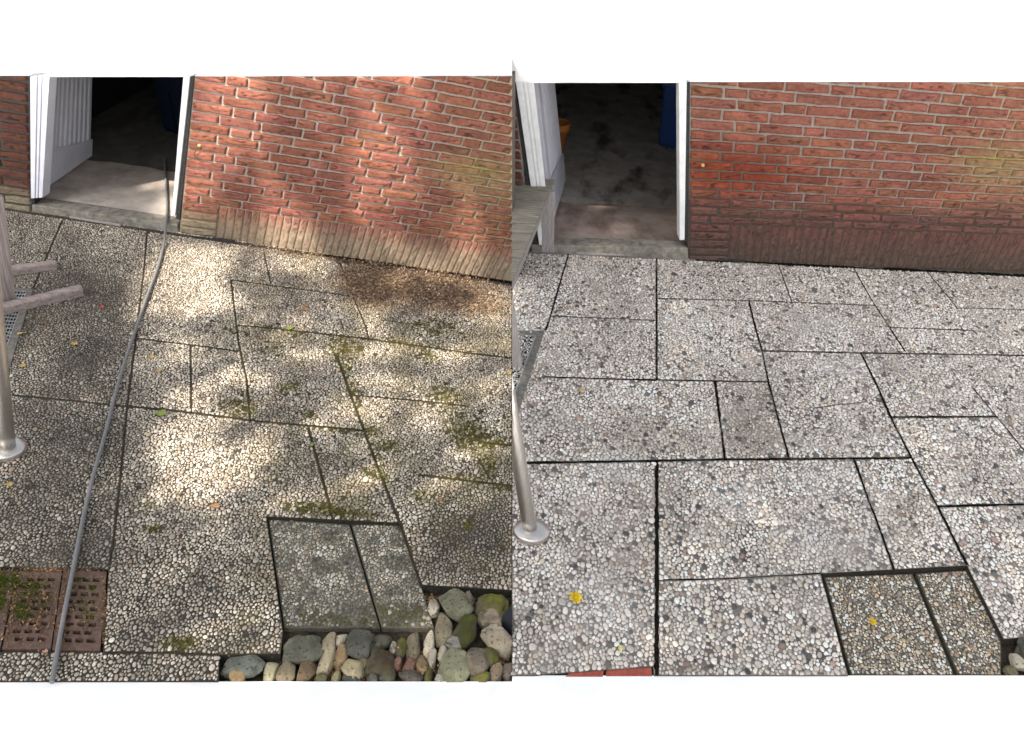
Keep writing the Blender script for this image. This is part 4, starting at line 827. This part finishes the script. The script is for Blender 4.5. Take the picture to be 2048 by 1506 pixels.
tufts('leaf_litter', 'thin scatter of brown leaf bits over the dirty paving', [(512, 850, 600, 420, 0, .006), (90, 650, 60, 60, 0, .06), (80, 425, 70, 8, 8, .8), (240, 455, 120, 6, 8, .25), (680, 530, 14, 40, 10, .5), (560, 505, 160, 8, 8, .35), (100, 640, 60, 30, 0, .1), (40, 980, 30, 30, 0, .1), (470, 790, 60, 40, 0, .12), (980, 640, 60, 20, 0, .3), (880, 655, 60, 16, 0, .3)], .5, .0045, .006, [(.22, .12, .06), (.30, .18, .08), (.12, .07, .04)], 'litter', .25)
tufts('leaf_litter', 'brown debris caught around bricks and stones', [(70, 1215, 100, 80, 0, .12), (128, 1220, 4, 70, 0, 1), (208, 1220, 4, 70, 0, 1.5), (100, 1140, 100, 3, 0, 2), (25, 1220, 4, 70, 8, 1), (630, 1277, 60, 6, 0, 1.2), (670, 1345, 60, 16, 0, .5), (860, 1190, 20, 14, 0, .8), (800, 1310, 120, 40, 0, .15), (950, 1200, 60, 16, 0, .4), (1000, 1310, 20, 20, 0, .4)], .8, .005, lambda q: np.where(q[:, 0] < 300, .0, -.03), [(.20, .11, .06), (.13, .07, .04), (.32, .20, .10), (.08, .05, .03)], 'litter', .35)

# ------------------------------------------------------------------ fallen leaves and blossoms
def fallen_leaf(px, py, wpx, hpx, ang, col, label, cat='leaf', name='fallen_leaf'):
    s = .85 / ppm(px, py); a = wpx * s / 2; b = hpx * s / 2 * 1.7; c = gz(px, py, .009); n = 18; th = np.linspace(0, 2 * np.pi, n, endpoint=False); rr = 1 + .16 * np.cos(3 * th + 1) + .10 * rng.standard_normal(n)
    ca, sa = math.cos(-R_(ang)), math.sin(-R_(ang)); V = [c + (0, 0, .004)]
    for f in (.55, 1):
        for t, r in zip(th, rr): x, y = a * r * f * math.cos(t), b * r * f * math.sin(t); V.append(c + np.array([x * ca - y * sa, x * sa + y * ca, .004 * (1 - f) + .007 * f * f * abs(math.sin(t + 1)) * (rng.random() * .6 + .5)]))
    V = np.array(V); fs = [np.array([[0, 1 + i, 1 + (i + 1) % n] for i in range(n)]), np.array([[1 + i, 1 + n + i, 1 + n + (i + 1) % n, 1 + (i + 1) % n] for i in range(n)])]
    mb = MB(); mb.add(V, fs, 'leaf', col, True); o = mb.build(name, None); recenter(o); tag(o, label, cat, 'fallen leaves on the paving'); return o
YE, GR, RD, OR = (.42, .30, .09), (.22, .26, .06), (.42, .06, .06), (.34, .16, .06)
for a in ((149, 687, 15, 9, 10, YE, 'yellow leaf on dark slabs below the trestle foot'), (43, 667, 10, 12, 60, (.45, .33, .12), 'small ochre leaf on the drain edging'), (45, 731, 14, 10, 0, YE, 'yellow leaf left of the joint near the steel post'), (203, 614, 11, 8, 0, RD, 'bright red petal between trestle foot and hose'),
          (322, 826, 24, 14, 20, GR, 'large yellow-green leaf on the long cross joint'), (580, 656, 13, 12, 40, GR, 'green leaf on the joint in the middle of the paving'), (303, 713, 12, 8, 0, YE, 'yellow leaf right of the hose, upper of two'), (319, 740, 14, 8, 20, (.44, .33, .14), 'pale ochre leaf right of the hose, lower of two'),
          (1018, 746, 10, 10, 0, YE, 'yellow leaf at the seam edge of the mossy paving'), (610, 618, 14, 9, 10, OR, 'orange-brown leaf on the sunny slab near the wall'), (19, 969, 18, 8, 10, YE, 'yellow leaf in front of the round steel flange'), (623, 889, 10, 8, 0, GR, 'small green leaf beside the slanting joint'), (880, 1000, 8, 7, 0, OR, 'tiny orange leaf on mossy slab at the right'),
          (430, 1012, 22, 9, 0, (.42, .22, .10), 'orange-brown leaf flake on the sunlit slab'), (90, 1303, 12, 6, 0, (.5, .25, .16), 'pinkish leaf bit below the perforated bricks')): fallen_leaf(*a)
o = fallen_leaf(1163, 782, 14, 9, 10, (.52, .36, .16), 'tan leaf on the clean paving near the drain'); o['group'] = 'leaves on the clean paving'
def blossom(px, py, wpx, label, z=.012, n=16):
    s = wpx / ppm(px, py) / 2; c = gz(px, py, z); mb = MB()
    for k in range(n):
        a = 6.28 * k / n + rng.random() * .3; r0, r1 = s * .1, s * (.75 + .35 * rng.random()); e = np.array([math.cos(a), math.sin(a) * 1.35, 0]); t = np.array([-math.sin(a), math.cos(a), 0]); h = rng.random() * .008
        V = [c + e * r0 + t * s * .06, c + e * r0 - t * s * .06, c + e * (r0 + r1) / 2 - t * s * .2 + (0, 0, .006 + h), c + e * r1 - t * s * .1 + (0, 0, h), c + e * r1 + t * s * .1 + (0, 0, h), c + e * (r0 + r1) / 2 + t * s * .2 + (0, 0, .006 + h)]
        mb.add(V, np.array([[0, 1, 2, 3, 4, 5]]), 'leaf', (.78, .56, .02)); V = np.array(V); 
    lathe(mb, c, (0, 0, 1), [(s * .3, .001), (s * .34, .006), (s * .2, .011)], 'leaf', 10, (.62, .42, .02))
    o = mb.build('yellow_blossom', None); recenter(o); tag(o, label, 'blossom', 'yellow blossoms on the clean paving')
blossom(1152, 1196, 27, 'large yellow blossom on the pale slab below the steel flange'); blossom(1745, 1245, 17, 'yellow blossom on the brown pebble slab', -.008, 9)
o = fallen_leaf(1240, 1297, 9, 12, 0, (.66, .58, .22), 'pale yellow petal near the red brick edge', 'petal', 'petal'); o['group'] = 'leaves on the clean paving'
# ------------------------------------------------------------------ small fittings on the wall
def hook(W, px, py, label, with_hook):
    c = w_px3(W, px, py, off=.012); mb = MB(); lathe(mb, c, W.n, [(.011, 0), (.011, .006), (.006, .012), (.004, .014)], 'brass', 12)
    root = mb.build('wall_hook', None); tag(root, label, 'hook')
    if with_hook:
        mb = MB(); p = [w_px3(W, px + dx, py + dy, off=o) for dx, dy, o in ((0, 0, .024), (-4, 5, .03), (-7, 12, .03), (-6, 20, .03), (-1, 25, .03), (4, 24, .028))]; tube(mb, smooth_path(p, 6), .0028, 'wire', 8); h = mb.build('wire_hook', None, root)
hook(WL, 401, 290, 'small bent wire hook on yellow plug beside the sunlit doorway', True)
hook(WR, 1405, 329, 'small yellowed plug in the shaded brick wall', False)
def lath(a, b, hpx, label, mat='wood_leg'):
    A, B = gz(*a), gz(*b); mb = MB(); W = WL if a[0] < 1024 else WR; prism(mb, [A, B, B + W.n * .012, A + W.n * .012][::-1], (0, 0, .014), mat); o = mb.build('wooden_lath', None); bevel(o, .002); recenter(o); tag(o, label, 'lath')
lath((141, 435), (243, 452), 5, 'thin brown lath lying against the concrete sill'); lath((1151, 507), (1257, 511), 5, 'thin greenish lath below the shaded sill'); lath((1436, 521), (1488, 523), 5, 'short grey strip at the foot of the shaded wall', 'rubber')
lath((427, 478), (470, 484), 5, 'short grey strip at the foot of the sunlit wall', 'rubber')

# ------------------------------------------------------------------ the tree behind the photographer that throws the dappled shade
LIT_G = [(360, 570, 110, 90, 0), (430, 590, 90, 45, 8), (420, 700, 60, 60, 0, .55), (600, 690, 90, 50, 0, .5), (760, 760, 60, 60, 30, .6), (300, 610, 35, 40, 0, .8), (500, 520, 170, 26, 7, .75), (640, 548, 60, 22, 8, .9), (722, 615, 26, 40, 20), (1000, 630, 60, 45, 10), (880, 560, 160, 22, 8, .7), (850, 610, 80, 22, 6, .6), (468, 752, 48, 42, 0, .9), (800, 705, 60, 30, 20, .75), (970, 780, 75, 26, 48), (860, 830, 70, 24, 25, .8), (590, 780, 60, 32, 20, .6),
         (415, 945, 120, 85, 20), (380, 840, 90, 60, 0, .65), (330, 690, 60, 60, 0, .6), (520, 1000, 30, 40, 0, .5), (765, 1125, 28, 66, -20, .9), (740, 940, 50, 30, 30, .6), (485, 1200, 30, 60, -30, .6), (520, 1290, 40, 20, 0, .7), (640, 1310, 60, 20, 0, .7), (900, 1320, 70, 30, 0, .9), (960, 1190, 50, 25, 0, .7), (850, 1240, 40, 40, 0, .6), (330, 700, 40, 30, 0, .4), (560, 620, 60, 20, 8, .5), (960, 690, 80, 16, 8, .5), (1000, 860, 30, 40, 0, .7)]
DK_W = [(600, 200, 46, 90, 5, 1), (628, 330, 56, 95, -8, 1), (672, 440, 60, 70, -15, 1), (940, 185, 54, 85, 12, 1), (893, 310, 56, 85, 15, 1), (860, 425, 52, 80, 10, .95), (490, 420, 60, 60, 0, .7), (420, 470, 70, 28, 0, .7), (985, 540, 40, 20, 0, .5), (540, 300, 40, 60, 0, .35), (770, 470, 40, 30, 0, .35), (700, 230, 30, 60, 0, .3), (800, 200, 30, 50, 10, .3)]
def build_tree():
    c = gz(600, 700); far = 6.0; e1 = np.cross(to_sun, (0, 0, 1)); e1 /= np.linalg.norm(e1); e2 = np.cross(e1, to_sun)
    g = .075; ii, jj = np.meshgrid(np.arange(-64, 110), np.arange(-64, 64)); base = np.stack([ii.ravel() * g, jj.ravel() * g], 1); base += rng.random(base.shape) * g
    Q = c + e1 * base[:, :1] + e2 * base[:, 1:] + to_sun * (far + rng.random((len(base), 1)) * 1.6)
    d = -to_sun; t = -Q[:, 2] / d[2]; G = Q + d * t[:, None]; px = to_px(G); left = px[:, 0] < 1024; keep = np.zeros(len(Q), bool)
    for W, sel in ((WL, left), (WR, ~left)):
        dist = (G - W.p) @ W.n; onw = sel & (dist < 0); tw = ((W.p - Q) @ W.n) / (d @ W.n); PW = Q + d * tw[:, None]; pw = to_px(PW); hit = np.where(onw[:, None], pw, px)
        x, y = hit[:, 0], hit[:, 1]; r = rng.random(len(Q))
        if W is WR:
            k = sel & (x < 2400) & (y > 150) & (y < 1385); keep |= k  # dense crown part added to hold the right courtyard in even shade
        else:
            ong = sel & ~onw & (y < 1395) & (x > -260); bl_ = np.clip((x - 190) / 160, 0, 1) * np.clip((1120 - y) / 160, .25, 1) * .36 + .04
            keep |= ong & (r > np.maximum(ell(x, y, LIT_G) * 1.04 + .04, bl_))
            lr = edge_line_in(x, y); inop = onw & lr
            tf = (zfL - Q[:, 2]) / d[2]; pf = to_px(Q + d * tf[:, None]); patch = (pf[:, 0] > 306) & (pf[:, 0] < 372) & (pf[:, 1] > 300) & (pf[:, 1] < 470)
            keep |= inop & ~patch & (y > 150)
            pier = onw & (x < 70); keep |= pier & (y > 60)
            wl = onw & ~inop & ~pier & (y > 150); keep |= wl & (r < ell(x, y, DK_W) * 1.1)
    Q = Q[keep]; N = len(Q); s = .088 * (1 + .25 * rng.standard_normal(N)).clip(.5, 1.6)
    nrm = to_sun + .35 * rng.standard_normal((N, 3)); nrm /= np.linalg.norm(nrm, axis=1)[:, None]; a = np.cross(nrm, rng.standard_normal((N, 3))); a /= np.linalg.norm(a, axis=1)[:, None]; b = np.cross(nrm, a)
    V = np.stack([Q - a * s[:, None] * 1.35, Q - b * s[:, None] * .85, Q + a * s[:, None] * 1.35, Q + b * s[:, None] * .85], 1).reshape(-1, 3)
    root = empty('tree', (-3.2, -5.6, 0), 'leafy tree behind the viewer throwing dappled shade', 'tree')
    mb = MB(); mb.add(V, np.arange(N * 4).reshape(N, 4), 'crown'); mb.build('crown', None, root)
    cen = Q.mean(0); mb = MB(); tube(mb, smooth_path([(-3.2, -5.6, -.05), (-3.25, -5.5, 1.5), (-3.1, -5.4, 3.0), (-2.9, -5.2, 4.6)], 6), np.linspace(.24, .14, 19), 'bark', 16)
    for k in range(9):
        q = Q[rng.integers(0, N)] + to_sun * .4; st = np.array([-3.1, -5.4, 2.8 + .2 * k]); mid = (st + q) / 2 + np.array([0, 0, .5]); p = smooth_path([st, mid, q], 6); tube(mb, p, np.linspace(.08, .015, len(p)), 'bark', 8)
    mb.build('trunk', None, root)
def edge_line_in(x, y):                 # inside the left doorway?
    xl = 62 + (y - 152) * (6 / 268.); xr = 388 - (y - 152) * (30 / 316.); return (x > xl) & (x < xr)
build_tree()
